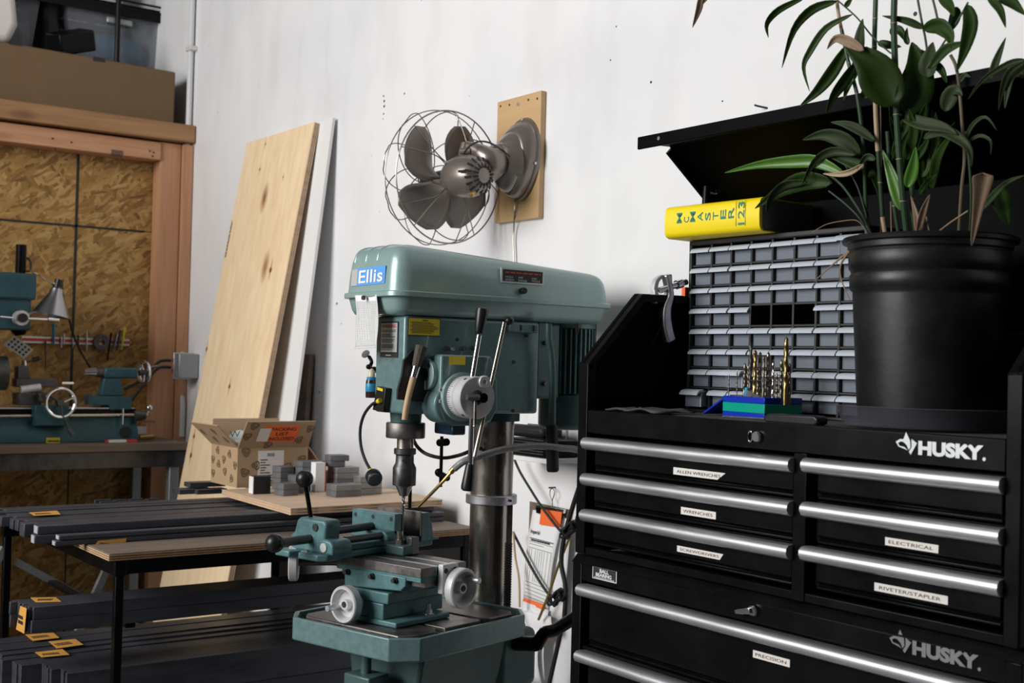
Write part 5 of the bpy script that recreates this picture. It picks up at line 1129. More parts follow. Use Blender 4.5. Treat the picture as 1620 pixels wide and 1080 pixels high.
# cardboard box
bx0 = P(374.5, 772, Z=ZQ); BX, BY = bx0.x, bx0.y
BL = BX * -.5008 * 0 + P(486, 760, X=BX).y - BY; BD = .205; BHt = P(376.5, 708, X=BX).z - ZQ
cb = thing('cardboard_box', 'open cardboard box with printed triangle marks and an orange packing sticker', 'box', (BX - BD / 2, BY + BL / 2, ZQ))
z0 = ZQ + .0006; z1 = z0 + BHt
b = MB().box(BX - .004, BX, BY, BY + BL, z0, z1).box(BX - BD, BX - BD + .004, BY, BY + BL, z0, z1).box(BX - BD + .004, BX - .004, BY, BY + .004, z0, z1).box(BX - BD + .004, BX - .004, BY + BL - .004, BY + BL, z0, z1).box(BX - BD + .004, BX - .004, BY + .004, BY + BL - .004, z0, z0 + .004)
bb = b.build('carton', M['card'], cb)
def flap(name, a_, b_, c_, d_, m=M['card']):
    a_, b_, c_, d_ = map(Vector, (a_, b_, c_, d_)); n = (b_ - a_).cross(d_ - a_).normalized() * .0018
    return MB().add([p + n for p in (a_, b_, c_, d_)] + [p - n for p in (a_, b_, c_, d_)], [(0, 1, 2, 3), (7, 6, 5, 4), (0, 4, 5, 1), (1, 5, 6, 2), (2, 6, 7, 3), (3, 7, 4, 0)]).build(name, m, cb)
fx, fz = .055, .082
ff = [Vector((BX, BY, z1)), Vector((BX, BY + BL, z1)), Vector((BX + fx, BY + BL - .004, z1 + fz)), Vector((BX + fx, BY + .004, z1 + fz))]
f1 = flap('flap', *ff)
ltip = [P(306, 664, X=BX - BD * .6), P(346, 670, X=BX - .03)]
f2 = flap('flap', (BX - BD, BY, z1), (BX, BY, z1), (BX + .005, BY - .070, z1 + .068), (BX - BD - .005, BY - .070, z1 + .068))
flap('flap', (BX - BD, BY, z1), (BX - BD, BY + BL, z1), (BX - BD - .005, BY + BL - .004, z1 + .078), (BX - BD - .005, BY + .004, z1 + .078), M['card_in'])
flap('flap', (BX - BD, BY + BL, z1), (BX, BY + BL, z1), (BX, BY + BL + .05, z1 - .06), (BX - BD, BY + BL + .05, z1 - .06))
# printed marks: rounded triangle rings
def mark(o, r, u, s, parent, rot):
    o = Vector(o); r = Vector(r).normalized(); u = Vector(u).normalized(); n = r.cross(u).normalized() * .0004; b = MB()
    def ringp(k, m_=18):
        out = []
        for i in range(m_):
            t = 2 * math.pi * i / m_ + rot; rad = s * k * (.86 + .14 * math.cos(3 * (t - rot)))
            out.append(o + r * (rad * math.cos(t)) + u * (rad * math.sin(t)) + n)
        return out
    A1, A2 = ringp(1), ringp(.72); b.add(A1 + A2, [(i, (i + 1) % 18, 18 + (i + 1) % 18, 18 + i) for i in range(18)])
    A1, A2 = ringp(.50), ringp(.22); b.add(A1 + A2, [(i, (i + 1) % 18, 18 + (i + 1) % 18, 18 + i) for i in range(3, 18)])
    b.build('printed_mark', M['card_dark'], parent, sm=0)
fy = lambda px, py: P(px, py, X=BX + .0006)
for px, py, rt in ((389, 715, .5), (457, 709, .3), (478, 726, .8), (387, 747, .2), (405, 736, 1.0), (455, 738, .9), (412, 706, .4), (480, 752, .1)):
    q = fy(px, py); 
    if BY + .01 < q.y < BY + BL - .01 and z0 + .012 < q.z < z1 - .010: mark(q, (0, 1, 0), (0, 0, 1), .0155, bb, rt)
fn_ = (ff[3] - ff[0]).normalized(); fnn = Vector((0, 1, 0)).cross(fn_)
for v_, w_, rt in ((.07, .45, .6), (.93, .72, .2), (.82, .28, .9), (.40, .10, .2), (.12, .85, .3)): mark(ff[0] + Vector((0, BL * v_, 0)) + fn_ * (.098 * w_) + fnn * .0022, (0, 1, 0), fn_, .0155, f1, rt)
for v_, w_ in ((.1, .25), (.3, .5), (.55, .35), (.8, .2), (.25, .85), (.7, .8), (.5, .65), (.92, .55), (.08, .6)): mark((BX - BD * (1 - v_), BY - .0006, z0 + BHt * w_), (1, 0, 0), (0, 0, 1), .0145, bb, v_ * 5)
for v_, w_ in ((.15, .6), (.4, .3), (.65, .7), (.85, .35)): mark(Vector((BX - BD * (1 - v_), BY - .070 * w_, z1 + .068 * w_)) + Vector((0, -.0022, -.0018)), (1, 0, 0), (0, -.717, .697), .014, f2, v_ * 7)
st_ = plate('packing_sticker', ff[0] + Vector((0, BL * .27, 0)) + fn_ * .022 + fnn * .0021, (0, 1, 0), fn_, BL * .50, .062, .0004, M['orange'], f1); tag(st_, 'orange sticker reading PACKING LIST ENCLOSED')
for i, s in enumerate(('PACKING', 'LIST', 'ENCLOSED')):
    w_ = (.085, .042, .092)[i]; text('lettering', s, ff[0] + Vector((0, BL * .52 - w_ / 2 + .006, 0)) + fn_ * (.022 + .0425 - i * .0185) + fnn * .0028, (0, 1, 0), fn_, w_, .0125, M['ink'], st_, bold=.01)
plate('clear_pouch', ff[0] + Vector((0, BL * .21, 0)) + fn_ * .024 + fnn * .0029, (0, 1, 0), fn_, BL * .16, .05, .0004, M['cream'], st_)
q0 = fy(407.5, 760); q1 = fy(449.5, 712); lb = MB().box(BX, BX + .0008, q0.y, q1.y, z0 + .02, q1.z).build('address_label', M['cream'], bb)
k = MB(); r5 = random.Random(4)
for i in range(9): k.box(BX + .0008, BX + .0011, q0.y + .008, q0.y + .02 + r5.random() * .05, q1.z - .030 - i * .008, q1.z - .027 - i * .008)
tag(k.build('fine_print', M['ink'], lb), kind='stuff')
MB().box(BX + .0008, BX + .0011, q0.y + .03, q0.y + .055, q1.z - .018, q1.z - .008).build('stamp', M['grey_box'], lb)
bg = MB(); bgc = Vector((BX - .09, BY + .045, z1 - .01)); r6 = random.Random(9)
def bagf(u, v):
    a = 2 * math.pi * u; ph = math.pi * v; k = 1 + .12 * math.sin(5 * a + 3 * v) * math.sin(ph)
    return bgc + Vector((.062 * math.sin(ph) * math.cos(a) * k, .036 * math.sin(ph) * math.sin(a) * k, .058 * math.cos(ph)))
bg.grid(bagf, 20, 12); tag(bg.build('plastic_bag', mat('clear_bag', (.62, .66, .66), .25, alpha=.85)), 'crumpled clear plastic bag sticking out of the cardboard box', 'bag')
text('lettering', 'W', P(363, 691, X=BX - .03), (0, 1, 0), (0, 0, 1), .035, .018, M['green_ink'], bpy.data.objects['plastic_bag'])
# steel blocks on the panel
def block(px, py, lev, L=.085, W=.050, T=.0175, yaw=0, grp='left', m='block_steel', lab=None, col='front'):
    q = P(px, py, Z=ZQ); Mx = Matrix.Translation((q.x, q.y, ZQ + .0004 + lev * (T + .0004))) @ Matrix.Rotation(R_(yaw), 4, 'Z')
    o = MB(Mx).box(-W, 0, 0, L, 0, T).build('steel_block', M[m], bev=.0012)
    return tag(o, lab or ('%s steel block from the bottom in the %s column of the %s stack' % (ORD[lev], col, grp)), 'steel block', 'steel blocks in the %s stack' % grp)
for lev in range(2): block(448, 785, lev, .050, .055, yaw=4)
for lev in range(4): block(443, 776, lev, .046, .055, yaw=2, col='left rear')
for lev in range(5): block(477, 777, lev, .075, .058, yaw=4 - lev, col='right rear')
for lev in range(3): block(467, 781, lev, .03, .05, yaw=2, col='narrow middle')
M['block_light'] = mat('ground_block', (.23, .225, .22), .42, .55, var=.25, scale=14, rvar=.1)
for lev in range(2): block(531, 787, lev, .085, .062, grp='right', m='block_light' if lev else 'block_steel')
for lev in range(2): block(570, 783, lev, .075, .045, yaw=2, grp='right', m='block_light', col='right-hand')
block(569, 783, 2, .07, .04, yaw=1, grp='right', m='block_light', col='right-hand')
for lev in range(4): block(532, 777, lev, .080, .055, yaw=3, grp='right', m='block_light' if lev > 1 else 'block_steel', col='middle')
for lev in range(3): block(523, 773, lev, .06, .05, yaw=1, grp='right', col='rear')
block(521, 776, 5, .062, .052, yaw=-8, grp='right', lab='topmost dark steel block, crowning the right stack')
block(522, 776, 4, .05, .05, yaw=0, grp='right', col='middle')
q = P(401, 782, Z=ZQ); bk2 = thing('black_plate', 'small upright black plate with a white face at the left of the stacks', 'plate', q)
Mx = Matrix.Translation((q.x, q.y, ZQ + .0004)) @ Matrix.Rotation(R_(-4), 4, 'Z')
MB(Mx).box(-.035, 0, .0, .052, 0, .052).build('plate_body', M['black_plastic'], bk2, bev=.001); MB(Mx).box(-.034, -.001, -.0022, -.0002, .001, .051).build('white_face', M['white'], bk2)
q = P(505, 778, Z=ZQ); cd = thing('small_white_box', 'slim white box with an orange edge standing between the two stacks', 'box', q)
MB(Matrix.Translation((q.x, q.y, ZQ + .0004))).box(-.035, -.004, -.012, .02, 0, .088).build('carton', M['paper'], cd, bev=.001); MB(Matrix.Translation((q.x, q.y, ZQ + .0004))).box(-.035, -.004, .0202, .022, 0, .088).build('edge', M['orange'], cd)
# loose steel pieces at the back of the rack
for i, (p0, p1, h) in enumerate(((155, 182, .022), (184, 207, .020), (209, 232, .020), (234, 257, .018))):
    a_ = P(p0, 790, X=-3.62); c_ = P(p1, 790, X=-3.62); z_ = ZP + .0004
    t = MB().box(-3.655, -3.60, a_.y, c_.y, z_, z_ + h * .5).box(-3.655, -3.648, a_.y, c_.y, z_, z_ + h + .012).box(-3.607, -3.60, a_.y, c_.y, z_, z_ + h + .012)
    tag(t.build('channel_offcut', M['black_steel'], bev=.001), ['first', 'second', 'third', 'last'][i] + ' from the left of four short steel channel offcuts at the back of the rack', 'steel offcut', 'channel offcuts')
for i, (px, py, L, W, z_) in enumerate(((284, 783, .11, .06, 0), (312, 783, .10, .05, 0), (300, 780, .12, .05, .016))):
    q = P(px, py, Z=ZP + .03); tag(MB().box(q.x - W, q.x, q.y, q.y + L, ZP + .0315 + z_, ZP + .0465 + z_).build('steel_plate', M['black_steel'], bev=.001), ['flat steel plate left of the cardboard box', 'steel plate with its end under the box flap, beside the first plate', 'dark steel plate lying on top of two others by the box'][i], 'steel plate', 'loose plates by the box')
# ================================================================== bench with lathe and small drill (left background)
BXF, BZ = -4.77, 1.0
bn = thing('lathe_workbench', 'wooden topped workbench with a steel apron against the plywood partition', 'workbench', (-5.0, .8, 0))
MB().box(-5.285, BXF, -.7, 1.885, BZ - .03, BZ).build('bench_top', M['ply_worn'], bn, bev=.002)
MB().box(-5.27, BXF - .012, -.69, 1.88, BZ - .095, BZ - .0305).build('apron', M['dark_steel'], bn, bev=.002)
for x, y in ((-4.81, 1.83), (-5.24, 1.83), (-4.81, -.6), (-5.24, -.6)): MB().box(x - .02, x + .02, y - .02, y + .02, 0, BZ - .096).build('leg', M['grey_box'], bn, bev=.003)
MB().box(-5.296, -5.287, .2, 1.99, BZ + .002, BZ + .036).build('back_strip', M['conduit'], bn, bev=.001)
def px_box(b, x0, y0, x1, y1, X, dep):
    a_, c_ = P(x0, y1, X=X), P(x1, y0, X=X); return b.box(X - dep, X, a_.y, c_.y, a_.z, c_.z)
XF = -4.90
lt = thing('bench_lathe', 'blue-green bench lathe with chromed handwheels on the workbench', 'lathe', (-5.0, 1.4, BZ))
LY1 = P(217, 690, X=XF).y
bd = MB().prism([(XF - .16, BZ + .0005), (XF + .012, BZ + .0005), (XF + .008, BZ + .030), (XF - .008, BZ + .075), (XF - .01, P(100, 648, X=XF).z - .02), (XF - .15, P(100, 648, X=XF).z - .02)], 'y', .55, LY1).build('bed', M['lathe_teal'], lt, bev=.003) if False else None
zbt = P(120, 645, X=XF).z
b = MB(); pr = [(-.16, BZ + .0005), (.012, BZ + .0005), (.010, BZ + .045), (-.004, BZ + .070), (-.010, zbt - .035), (-.16, zbt - .035)]
b.add([Vector((XF + x, y, z)) for y in (.55, LY1) for x, z in pr], [tuple(range(6))[::-1], tuple(range(6, 12))] + [(i, (i + 1) % 6, 6 + (i + 1) % 6, 6 + i) for i in range(6)])
b.build('bed', M['lathe_teal'], lt, bev=.003)
MB().box(XF - .15, XF - .005, .55, LY1 - .005, zbt - .035, zbt - .004).build('bed_ways', M['black_metal'], lt, bev=.002); MB().box(XF - .13, XF - .012, .55, LY1 - .01, zbt - .004, zbt).build('way_top', M['cast_alu'], lt)
MB().cyl((XF + .012, .55, P(100, 659, X=XF).z), (XF + .012, LY1 + .01, P(200, 656, X=XF).z), .007, n=12).build('lead_screw', M['steel'], lt)
pl_ = MB(); px_box(pl_, 73, 692, 95, 701, XF + .0145, .001); yb = pl_.build('name_plate', M['yellow_label'], lt); text('lettering', '~1', P(75, 699, X=XF + .015), (0, 1, 0), (0, 0, 1), .045, .010, M['ink'], yb)
c_ = P(198, 683, X=XF + .012); MB().cyl(c_, c_ + Vector((.004, 0, 0)), .022, n=20).build('badge', M['ink'], lt)
# carriage, cross slide, tool post
b = MB(); px_box(b, 55, 641, 110, 674, XF + .045, .06); cr2 = b.build('apron_box', M['lathe_teal'], lt, bev=.004)
b = MB(); px_box(b, 62, 622, 82, 636, XF + .03, .14); px_box(b, 30, 622, 66, 641, XF - .01, .10); b.build('saddle', M['dark_steel'], lt, bev=.003)
MB().cyl(P(33, 617, X=XF - .03), P(64, 613, X=XF - .03), .016, n=16).build('cross_feed', M['cast_alu'], lt)
b = MB(); px_box(b, 25, 599, 90, 612, XF - .03, .06); b.build('compound_slide', M['dark_steel'], lt, bev=.003)
MB().cyl(P(98, 606, X=XF - .04), P(116, 606, X=XF - .04), .006, n=12).build('compound_handle', M['chrome'], lt)
b = MB(); px_box(b, 27, 579, 47, 599, XF - .04, .05); tpn = b.build('tool_post', M['dark_steel'], lt, bev=.004)
MB().cyl(P(38.5, 578, X=XF - .06), P(38.5, 570, X=XF - .06), .010, n=12).build('post_nut', M['chrome'], tpn); MB().cyl(P(41, 573, X=XF - .06), P(52, 569, X=XF - .05), .004, n=8).cyl(P(51, 569.5, X=XF - .05), P(62, 566, X=XF - .05), .009, n=10).build('post_lever', M['black_plastic'], tpn)
wc = P(96, 637, X=XF + .075); hw = MB().ring(wc, (1, .05, 0), .0545, .0065, 40, 10).build('carriage_handwheel', M['chrome'], lt)
MB().cyl(wc - Vector((.03, 0, 0)), wc + Vector((.006, 0, 0)), .013, n=16).build('wheel_hub', M['dark_steel'], hw)
for an in (25, 145, 275): MB().cyl(wc + Vector((0, .010 * math.cos(R_(an)), .010 * math.sin(R_(an)))), wc + Vector((0, .053 * math.cos(R_(an)), .053 * math.sin(R_(an)))), .006, n=8).build('spoke', M['chrome'] if an != 145 else M['dark_steel'], hw)
MB().cyl(P(98, 655, X=XF + .075), P(110, 682, X=XF + .085), .0055, n=8).cyl(P(108, 678, X=XF + .085), P(115, 688, X=XF + .09), .009, n=10).build('half_nut_lever', M['dark_steel'], lt)
# chuck at the left edge
cq = P(-14, 590, X=XF - .07); ch_ = MB().cyl(cq - Vector((0, .10, 0)), P(9, 590, X=XF - .07), .066, n=32).build('lathe_chuck', M['dark_steel'], lt)
b = MB(); px_box(b, -90, 545, -35, 650, XF + .0, .17); b.build('headstock', M['lathe_teal'], lt, bev=.008)
# tailstock
b = MB(); px_box(b, 166, 582, 219, 598, XF - .03, .06); tsk = b.build('tailstock_barrel', M['lathe_teal'], lt, bev=.008)
def quad_prism(pts, X, dep): 
    ps = [P(x, y, X=X) for x, y in pts]; n = len(ps)
    return MB().add(ps + [p - Vector((dep, 0, 0)) for p in ps], [tuple(range(n)), tuple(range(n, 2 * n))[::-1]] + [(i, n + i, n + (i + 1) % n, (i + 1) % n) for i in range(n)])
quad_prism([(160, 626), (195, 626), (191, 598), (165, 598)], XF - .035, .05).build('tailstock_column', M['lathe_teal'], lt, bev=.004)
quad_prism([(148, 626), (208, 628), (208, 648), (174, 649), (173, 641), (148, 641)], XF - .005, .12).build('tailstock_base', M['lathe_teal'], lt, bev=.003)
MB().cyl(P(166, 589, X=XF - .06), P(151, 589, X=XF - .06), .020, n=18).build('quill', M['dark_steel'], lt); MB().cyl(P(151, 588, X=XF - .06), P(133, 588, X=XF - .06), .019, .013, 18).build('drill_chuck', M['chrome'], lt)
wc = P(228, 589, X=XF - .06); tw_ = MB().ring(wc, (-.15, 1, 0), .044, .007, 36, 8).build('tailstock_handwheel', M['chrome'], lt)
for an in (20, 140, 260): MB().cyl(wc, wc + Vector((.044 * math.cos(R_(an)), 0, .044 * math.sin(R_(an)))), .005, n=8).build('spoke', M['chrome'], tw_)
MB().cyl(P(220, 590, X=XF - .06), wc, .012, n=12).build('wheel_hub', M['dark_steel'], tw_); MB().cyl(P(236, 581, X=XF - .05), P(250, 579, X=XF - .045), .006, n=10).build('wheel_handle', M['chrome'], tw_)
MB().cyl(P(194, 646, X=XF + .03), P(193, 671, X=XF + .03), .005, n=8).build('lock_lever', M['chrome'], lt)
q = P(216, 658, X=XF + .01); es = MB().cyl(q - Vector((0, .01, 0)), P(230, 657, X=XF + .01), .023, .016, 18).build('screw_collar', M['dark_steel'], lt)
MB().ball(P(236, 645, X=XF + .01), .013, 14, 10).build('ball_handle', M['chrome'], es); MB().cyl(P(231, 657, X=XF + .01), P(236, 646, X=XF + .01), .004, n=8).cyl(P(229, 666, X=XF + .01), P(245, 667, X=XF + .01), .005, n=8).build('crank', M['chrome'], es)
tag(MB().cyl(P(221, 692, X=XF + .02), P(242, 691, X=XF + .02), .011, n=14).build('brass_rod', M['brass']), 'short brass rod lying at the right end of the lathe bench', 'rod')
rl = thing('steel_rule', 'red and white rule lying along the foot of the lathe', 'ruler', P(192, 698, X=XF + .05))
for i, (a_, c_, mm) in enumerate(((168, 172, 'red'), (172, 200, 'white'), (200, 217, 'red'))):
    y0, y1 = P(a_, 698, X=XF + .05).y, P(c_, 698, X=XF + .05).y; MB().box(XF + .03, XF + .05, y0, y1, BZ + .0005, BZ + .010).build('rule_section', M[mm], rl)
# small bench drill press behind the lathe
XD = -5.08
sd = thing('bench_drill_press', 'small blue bench drill press at the left edge behind the lathe', 'drill press', (XD, P(28, 600, X=XD).y, BZ))
b = MB(); px_box(b, -60, 433, 59, 469, XD + .10, .2); b.build('belt_cover', M['lathe_teal'], sd, bev=.01, seg=3)
b = MB(); px_box(b, -50, 470, 50, 519, XD + .085, .17); sdh = b.build('head', M['lathe_teal'], sd, bev=.006)
yc = P(33, 410, X=XD).y; MB().cyl((XD, yc, P(33, 434, X=XD).z), (XD, yc, P(33, 387, X=XD).z), .020, n=20).build('motor_post', M['black_metal'], sd); MB().tube([P(41, 429, X=XD + .02), P(48, 427, X=XD + .02), P(48, 414, X=XD + .02), P(43, 408, X=XD + .02), P(40, 411, X=XD + .02)], .004, 8, 5).build('cord_hook', M['black_rubber'], sd)
MB().cyl((XD - .07, P(-40, 600, X=XD).y, BZ + .03), (XD - .07, P(-40, 600, X=XD).y, P(-40, 470, X=XD).z), .03, n=20).build('column', M['steel'], sd)
MB().box(XD - .19, XD + .015, P(-70, 600, X=XD).y, P(30, 600, X=XD).y, BZ + .0004, BZ + .03).build('base', M['lathe_teal'], sd, bev=.006)
q = P(31, 503, X=XD + .09); hbk = MB().cyl(q, q + Vector((.035, 0, 0)), .029, n=24).build('feed_hub', M['cast_alu'], sd)
MB().cyl(q + Vector((.035, 0, 0)), q + Vector((.05, 0, 0)), .018, n=20).build('hub_cap', M['black_plastic'], hbk)
MB().cyl(P(45, 504, X=XD + .13), P(77, 505, X=XD + .13), .0045, n=8).cyl(P(76, 505, X=XD + .13), P(93, 505.5, X=XD + .13), .010, n=10).build('feed_handle', M['chrome'], hbk); MB().cyl(P(40, 497, X=XD + .10), P(58, 493, X=XD + .10), .006, n=8).build('feed_handle', M['chrome'], hbk); MB().cyl(P(0, 501, X=XD + .13), P(20, 503, X=XD + .13), .0045, n=8).build('feed_handle', M['chrome'], hbk)
MB().cyl(P(30, 519, X=XD), P(32, 530, X=XD), .035, .02, 20).build('spindle', M['black_metal'], sd)
# clamp lamp
LXp = -5.0
la = thing('clamp_lamp', 'aluminium reflector clamp lamp hanging beside the small drill press', 'lamp', P(85, 505, X=LXp))
a0 = P(92, 450, X=LXp); a1 = P(81, 499, X=LXp); dl = (a1 - a0).normalized(); L = (a1 - a0).length
MB().lathe([(.018, L * .10), (.024, L * .14), (.028, L * .30), (.045, L * .55), (.062, L * .82), (.074, L), (.072, L * .995), (.060, L * .80), (.043, L * .54), (.026, L * .30)], a0, dl, 32).build('reflector', mat('spun_aluminium', (.42, .42, .44), .3, 1), la)
MB().cyl(a0 - dl * .02, a0 + dl * (L * .14), .017, n=14).build('socket', M['black_plastic'], la); MB().tube([P(83, 448, X=LXp), P(88, 452, X=LXp), P(95, 458, X=LXp)], .008, 8, 4).build('clamp', M['chrome'], la)
MB().tube([P(48, 428, X=XD + .05), P(60, 434, X=LXp), P(72, 442, X=LXp), P(84, 449, X=LXp)], .003, 6, 4).build('spring_arm', M['steel'], la)
MB().tube([P(98, 452, X=LXp - .02), P(101, 475, X=LXp - .05), P(108, 500, X=-5.15), P(118, 535, X=-5.2), P(130, 560, X=-5.2), P(148, 590, X=-5.2)], .0042, 8, 6).build('lamp_cord', M['black_rubber'], la)
for nm, pts, lb in (('power_cable', [P(270, 570, X=-5.13), P(255, 571, X=-5.12), P(245, 578, X=-5.1), P(225, 600, X=-5.1), P(196, 616, X=-5.1)], 'upper black power cord plugged into the electrical box'), ('power_cable', [P(270, 581, X=-5.13), P(255, 581, X=-5.12), P(244, 588, X=-5.1), P(228, 607, X=-5.08), P(208, 634, X=-5.08)], 'lower black power cord plugged into the electrical box')):
    tag(MB().tube(pts, .0062, 8, 6).build(nm, M['black_rubber']), lb, 'cable')
# magnetic tool strip
mg = thing('magnetic_tool_strip', 'red and white magnetic tool strip fixed to the plywood partition', 'tool rack', P(115, 538, X=-5.296))
y0, y1 = P(34, 538, X=-5.295).y, P(204, 542, X=-5.295).y; zc = P(115, 539, X=-5.295).z
MB().box(-5.298, -5.288, y0, y1, zc - .014, zc + .014).build('steel_bar', M['silver_ink'], mg); MB().box(-5.2879, -5.286, y0, y1, zc - .006, zc + .006).build('red_stripe', M['red'], mg)
for i, (px, a_, c_, mm, w_, lb) in enumerate(((85, 512, 545, 'blue_plastic', .007, 'blue-handled tool under the lamp on the magnetic strip'), (97, 532, 550, 'alu', .004, 'short bright rod on the magnetic strip'), (101, 528, 545, 'alu', .004, 'second short bright rod on the magnetic strip'), (115, 532, 550, 'steel', .005, 'steel punch in the middle of the magnetic strip'), (124, 530, 548, 'dark_steel', .005, 'dark punch by the panel seam on the magnetic strip'), (137, 524, 555, 'alu', .004, 'long thin scriber on the magnetic strip'), (72, 540, 580, 'dark_steel', .004, 'dark slender tool hanging low from the magnetic strip'), (183, 528, 556, 'steel', .006, 'steel tool left of the yellow one on the magnetic strip'), (189, 522, 554, 'dark_steel', .006, 'dark tool beside the yellow one on the magnetic strip'), (196, 518, 553, 'yellow_label', .006, 'yellow-banded tool at the right end of the magnetic strip'), (174, 526, 570, 'black_metal', .005, 'black hooked wrench on the magnetic strip'))):
    p0, p1 = P(px - (4 if i >= 7 else 0), c_, X=-5.276), P(px + (2 if i >= 7 else 0), a_, X=-5.276)
    tag(MB().cyl(p0, p1, w_ * .6, w_, 8).build('hand_tool', M[mm]), lb, 'tool', 'tools on the magnetic strip')
q = P(160, 541, X=-5.28); tag(MB().lathe([(.013, -.006), (.033, -.006), (.034, 0), (.033, .006), (.013, .006), (.013, -.006)], q, (1, 0, 0), 28).build('grinding_disc', M['dark_steel']), 'dark round grinding disc stuck on the magnetic strip', 'disc')
q = [P(6, 545, X=-5.05), P(38, 567, X=-5.05), P(53, 553, X=-5.05), P(22, 530, X=-5.05)]
pb = thing('perforated_plate', 'grey perforated steel plate hanging tilted below the small drill press', 'plate', q[1])
MB().add([p for p in q] + [p - Vector((.006, 0, 0)) for p in q], [(0, 1, 2, 3), (7, 6, 5, 4), (0, 4, 5, 1), (1, 5, 6, 2), (2, 6, 7, 3), (3, 7, 4, 0)]).build('plate_body', M['grey_box'], pb)
k = MB()
for i in range(5):
    for j in range(3): c_ = q[0].lerp(q[1], .14 + i * .18).lerp(q[3].lerp(q[2], .14 + i * .18), .22 + j * .28); k.cyl(c_, c_ + Vector((.0008, 0, 0)), .0055, n=8)
tag(k.build('holes', M['ink'], pb), kind='stuff')
# ================================================================== on the wall behind the column
YS = 1.985
ws = thing('wall_shelf', 'small white shelf fixed to the wall behind the drill press column', 'shelf', P(850, 727, Y=2.0))
sx0, sx1 = P(806, 725, Y=1.93).x, P(882, 724, Y=1.93).x; sz = P(850, 722, Y=1.93).z
MB().box(sx0, sx1, 1.90, Y_W - .002, sz - .012, sz).build('shelf_board', M['white_board'], ws, bev=.001); q0 = P(868, 722, Y=2.02); q1 = P(894, 672, Y=2.02)
bp_ = MB().box(q0.x, q1.x, 2.022, 2.029, q0.z - .003, q1.z + .02).build('back_plate', M['white_board'], ws, bev=.001)
for px, py in ((889, 691), (888, 714)): q = P(px, py, Y=2.021); MB().cyl(q, q + Vector((0, -.003, 0)), .003, n=8).build('screw', M['brass'], bp_)
pw = thing('power_supply', 'black boxed power supply with a vented side on the small wall shelf', 'power supply', P(840, 720, Y=1.95))
MB().box(sx0 + .005, P(872, 690, Y=1.92).x, 1.905, 2.01, sz + .0005, P(840, 694, Y=1.92).z).build('case', M['black_metal'], pw, bev=.004)
for i in range(6): MB().box(sx0 + .02, P(868, 690, Y=1.92).x, 1.9035, 1.905, sz + .008 + i * .007, sz + .011 + i * .007).build('vent_rib', M['dark_steel'], pw)
tag(MB().box(sx0 + .01, P(866, 670, Y=1.93).x, 1.915, 1.985, P(840, 693, Y=1.92).z + .001, P(840, 672, Y=1.93).z).build('coiled_adapter', M['grey_cloth'], bev=.012), 'dark rounded adapter sitting on the boxed power supply', 'adapter')
lab = MB().box(P(815, 662, Y=1.93).x, P(835, 662, Y=1.93).x, 1.930, 1.9302, P(820, 670, Y=1.93).z, P(820, 655, Y=1.93).z)
tag(lab.build('paper_slip', M['paper']), 'white paper slip tucked above the power supply', 'paper')
# clipboard with sheets
YC = 2.012
cbd = thing('clipboard', 'brown clipboard with an orange note hanging on the wall by a wire loop', 'clipboard', P(868, 960, Y=YC))
def pq(pts, Y, th, name, m, par): 
    ps = [P(x, y, Y=Y) for x, y in pts]; n = len(ps); return MB().add(ps + [p + Vector((0, th, 0)) for p in ps], [tuple(range(n))[::-1], tuple(range(n, 2 * n))] + [(i, (i + 1) % n, n + (i + 1) % n, n + i) for i in range(n)]).build(name, m, par)
pq([(838, 793), (900, 806), (884, 930), (834, 915)], YC + .004, .004, 'board', M['ply_worn'], cbd)
pq([(848, 799), (892, 806), (891, 812), (847, 805)], YC - .008, .008, 'clip', M['chrome'], cbd); pq([(848, 802), (855, 803), (854, 812), (848, 811)], YC - .009, .003, 'clip_end', M['black_metal'], cbd); pq([(885, 811), (890, 812), (889, 819), (884, 818)], YC - .009, .003, 'clip_end', M['black_metal'], cbd)
q = P(874, 771, Y=2.02); MB().cyl((q.x, 2.03, q.z), (q.x, 2.008, q.z), .0022, n=8).build('nail', M['dark_steel'], cbd)
MB().tube([P(873, 791, Y=YC), P(870, 782, Y=YC), P(871, 774, Y=YC), P(875, 773, Y=YC), P(877, 780, Y=YC), P(874, 791, Y=YC), P(874, 801, Y=YC)], .0012, 6, 5).build('wire_loop', M['dark_steel'], cbd)
sh1 = thing('work_sheet', 'printed form held by the clipboard, orange note at its top', 'paper', P(860, 950, Y=YC))
def sheet(pts, Y, bulge, name, m, par, nu=6, nv=10):
    A_, B_, C_, D2 = [P(x, y, Y=Y) for x, y in pts]
    def f(u, v): q = A_.lerp(B_, u).lerp(D2.lerp(C_, u), v); q.y -= bulge * math.sin(math.pi * v) * (.6 + .4 * u); return q
    MB().grid(f, nu, nv).build(name, m, par, solid=.0004); return f
sheet([(868, 812), (905, 822), (893, 985), (862, 970)], YC + .001, .004, 'rear_sheet', M['paper'], sh1)
f = sheet([(843, 806), (893, 815), (868, 965), (828, 948)], YC - .002, .012, 'sheet', M['paper'], sh1)
k = MB()
for v_ in (.30, .335, .36, .40, .78, .82, .86, .9, .94): k.beam(f(.08, v_) + Vector((0, -.002, 0)), f(.9 if v_ != .36 else .6, v_) + Vector((0, -.002, 0)), .0008, .0011 if v_ > .3 else .003)
for u_ in (.12, .2, .34, .42, .5, .58, .66, .78, .9): k.beam(f(u_, .41) + Vector((0, -.002, 0)), f(u_, .76) + Vector((0, -.002, 0)), .0006, .0006)
tag(k.build('form_lines', M['grey_box'], sh1), kind='stuff')
uvec = (f(0, 0) - f(0, .4)).normalized(); rvec = (f(1, .2) - f(0, .2)).normalized(); o = f(.08, .26) + Vector((0, -.003, 0)); text('lettering', 'Imperial', o, rvec, uvec, .040, .014, M['ink'], sh1, bold=.02)
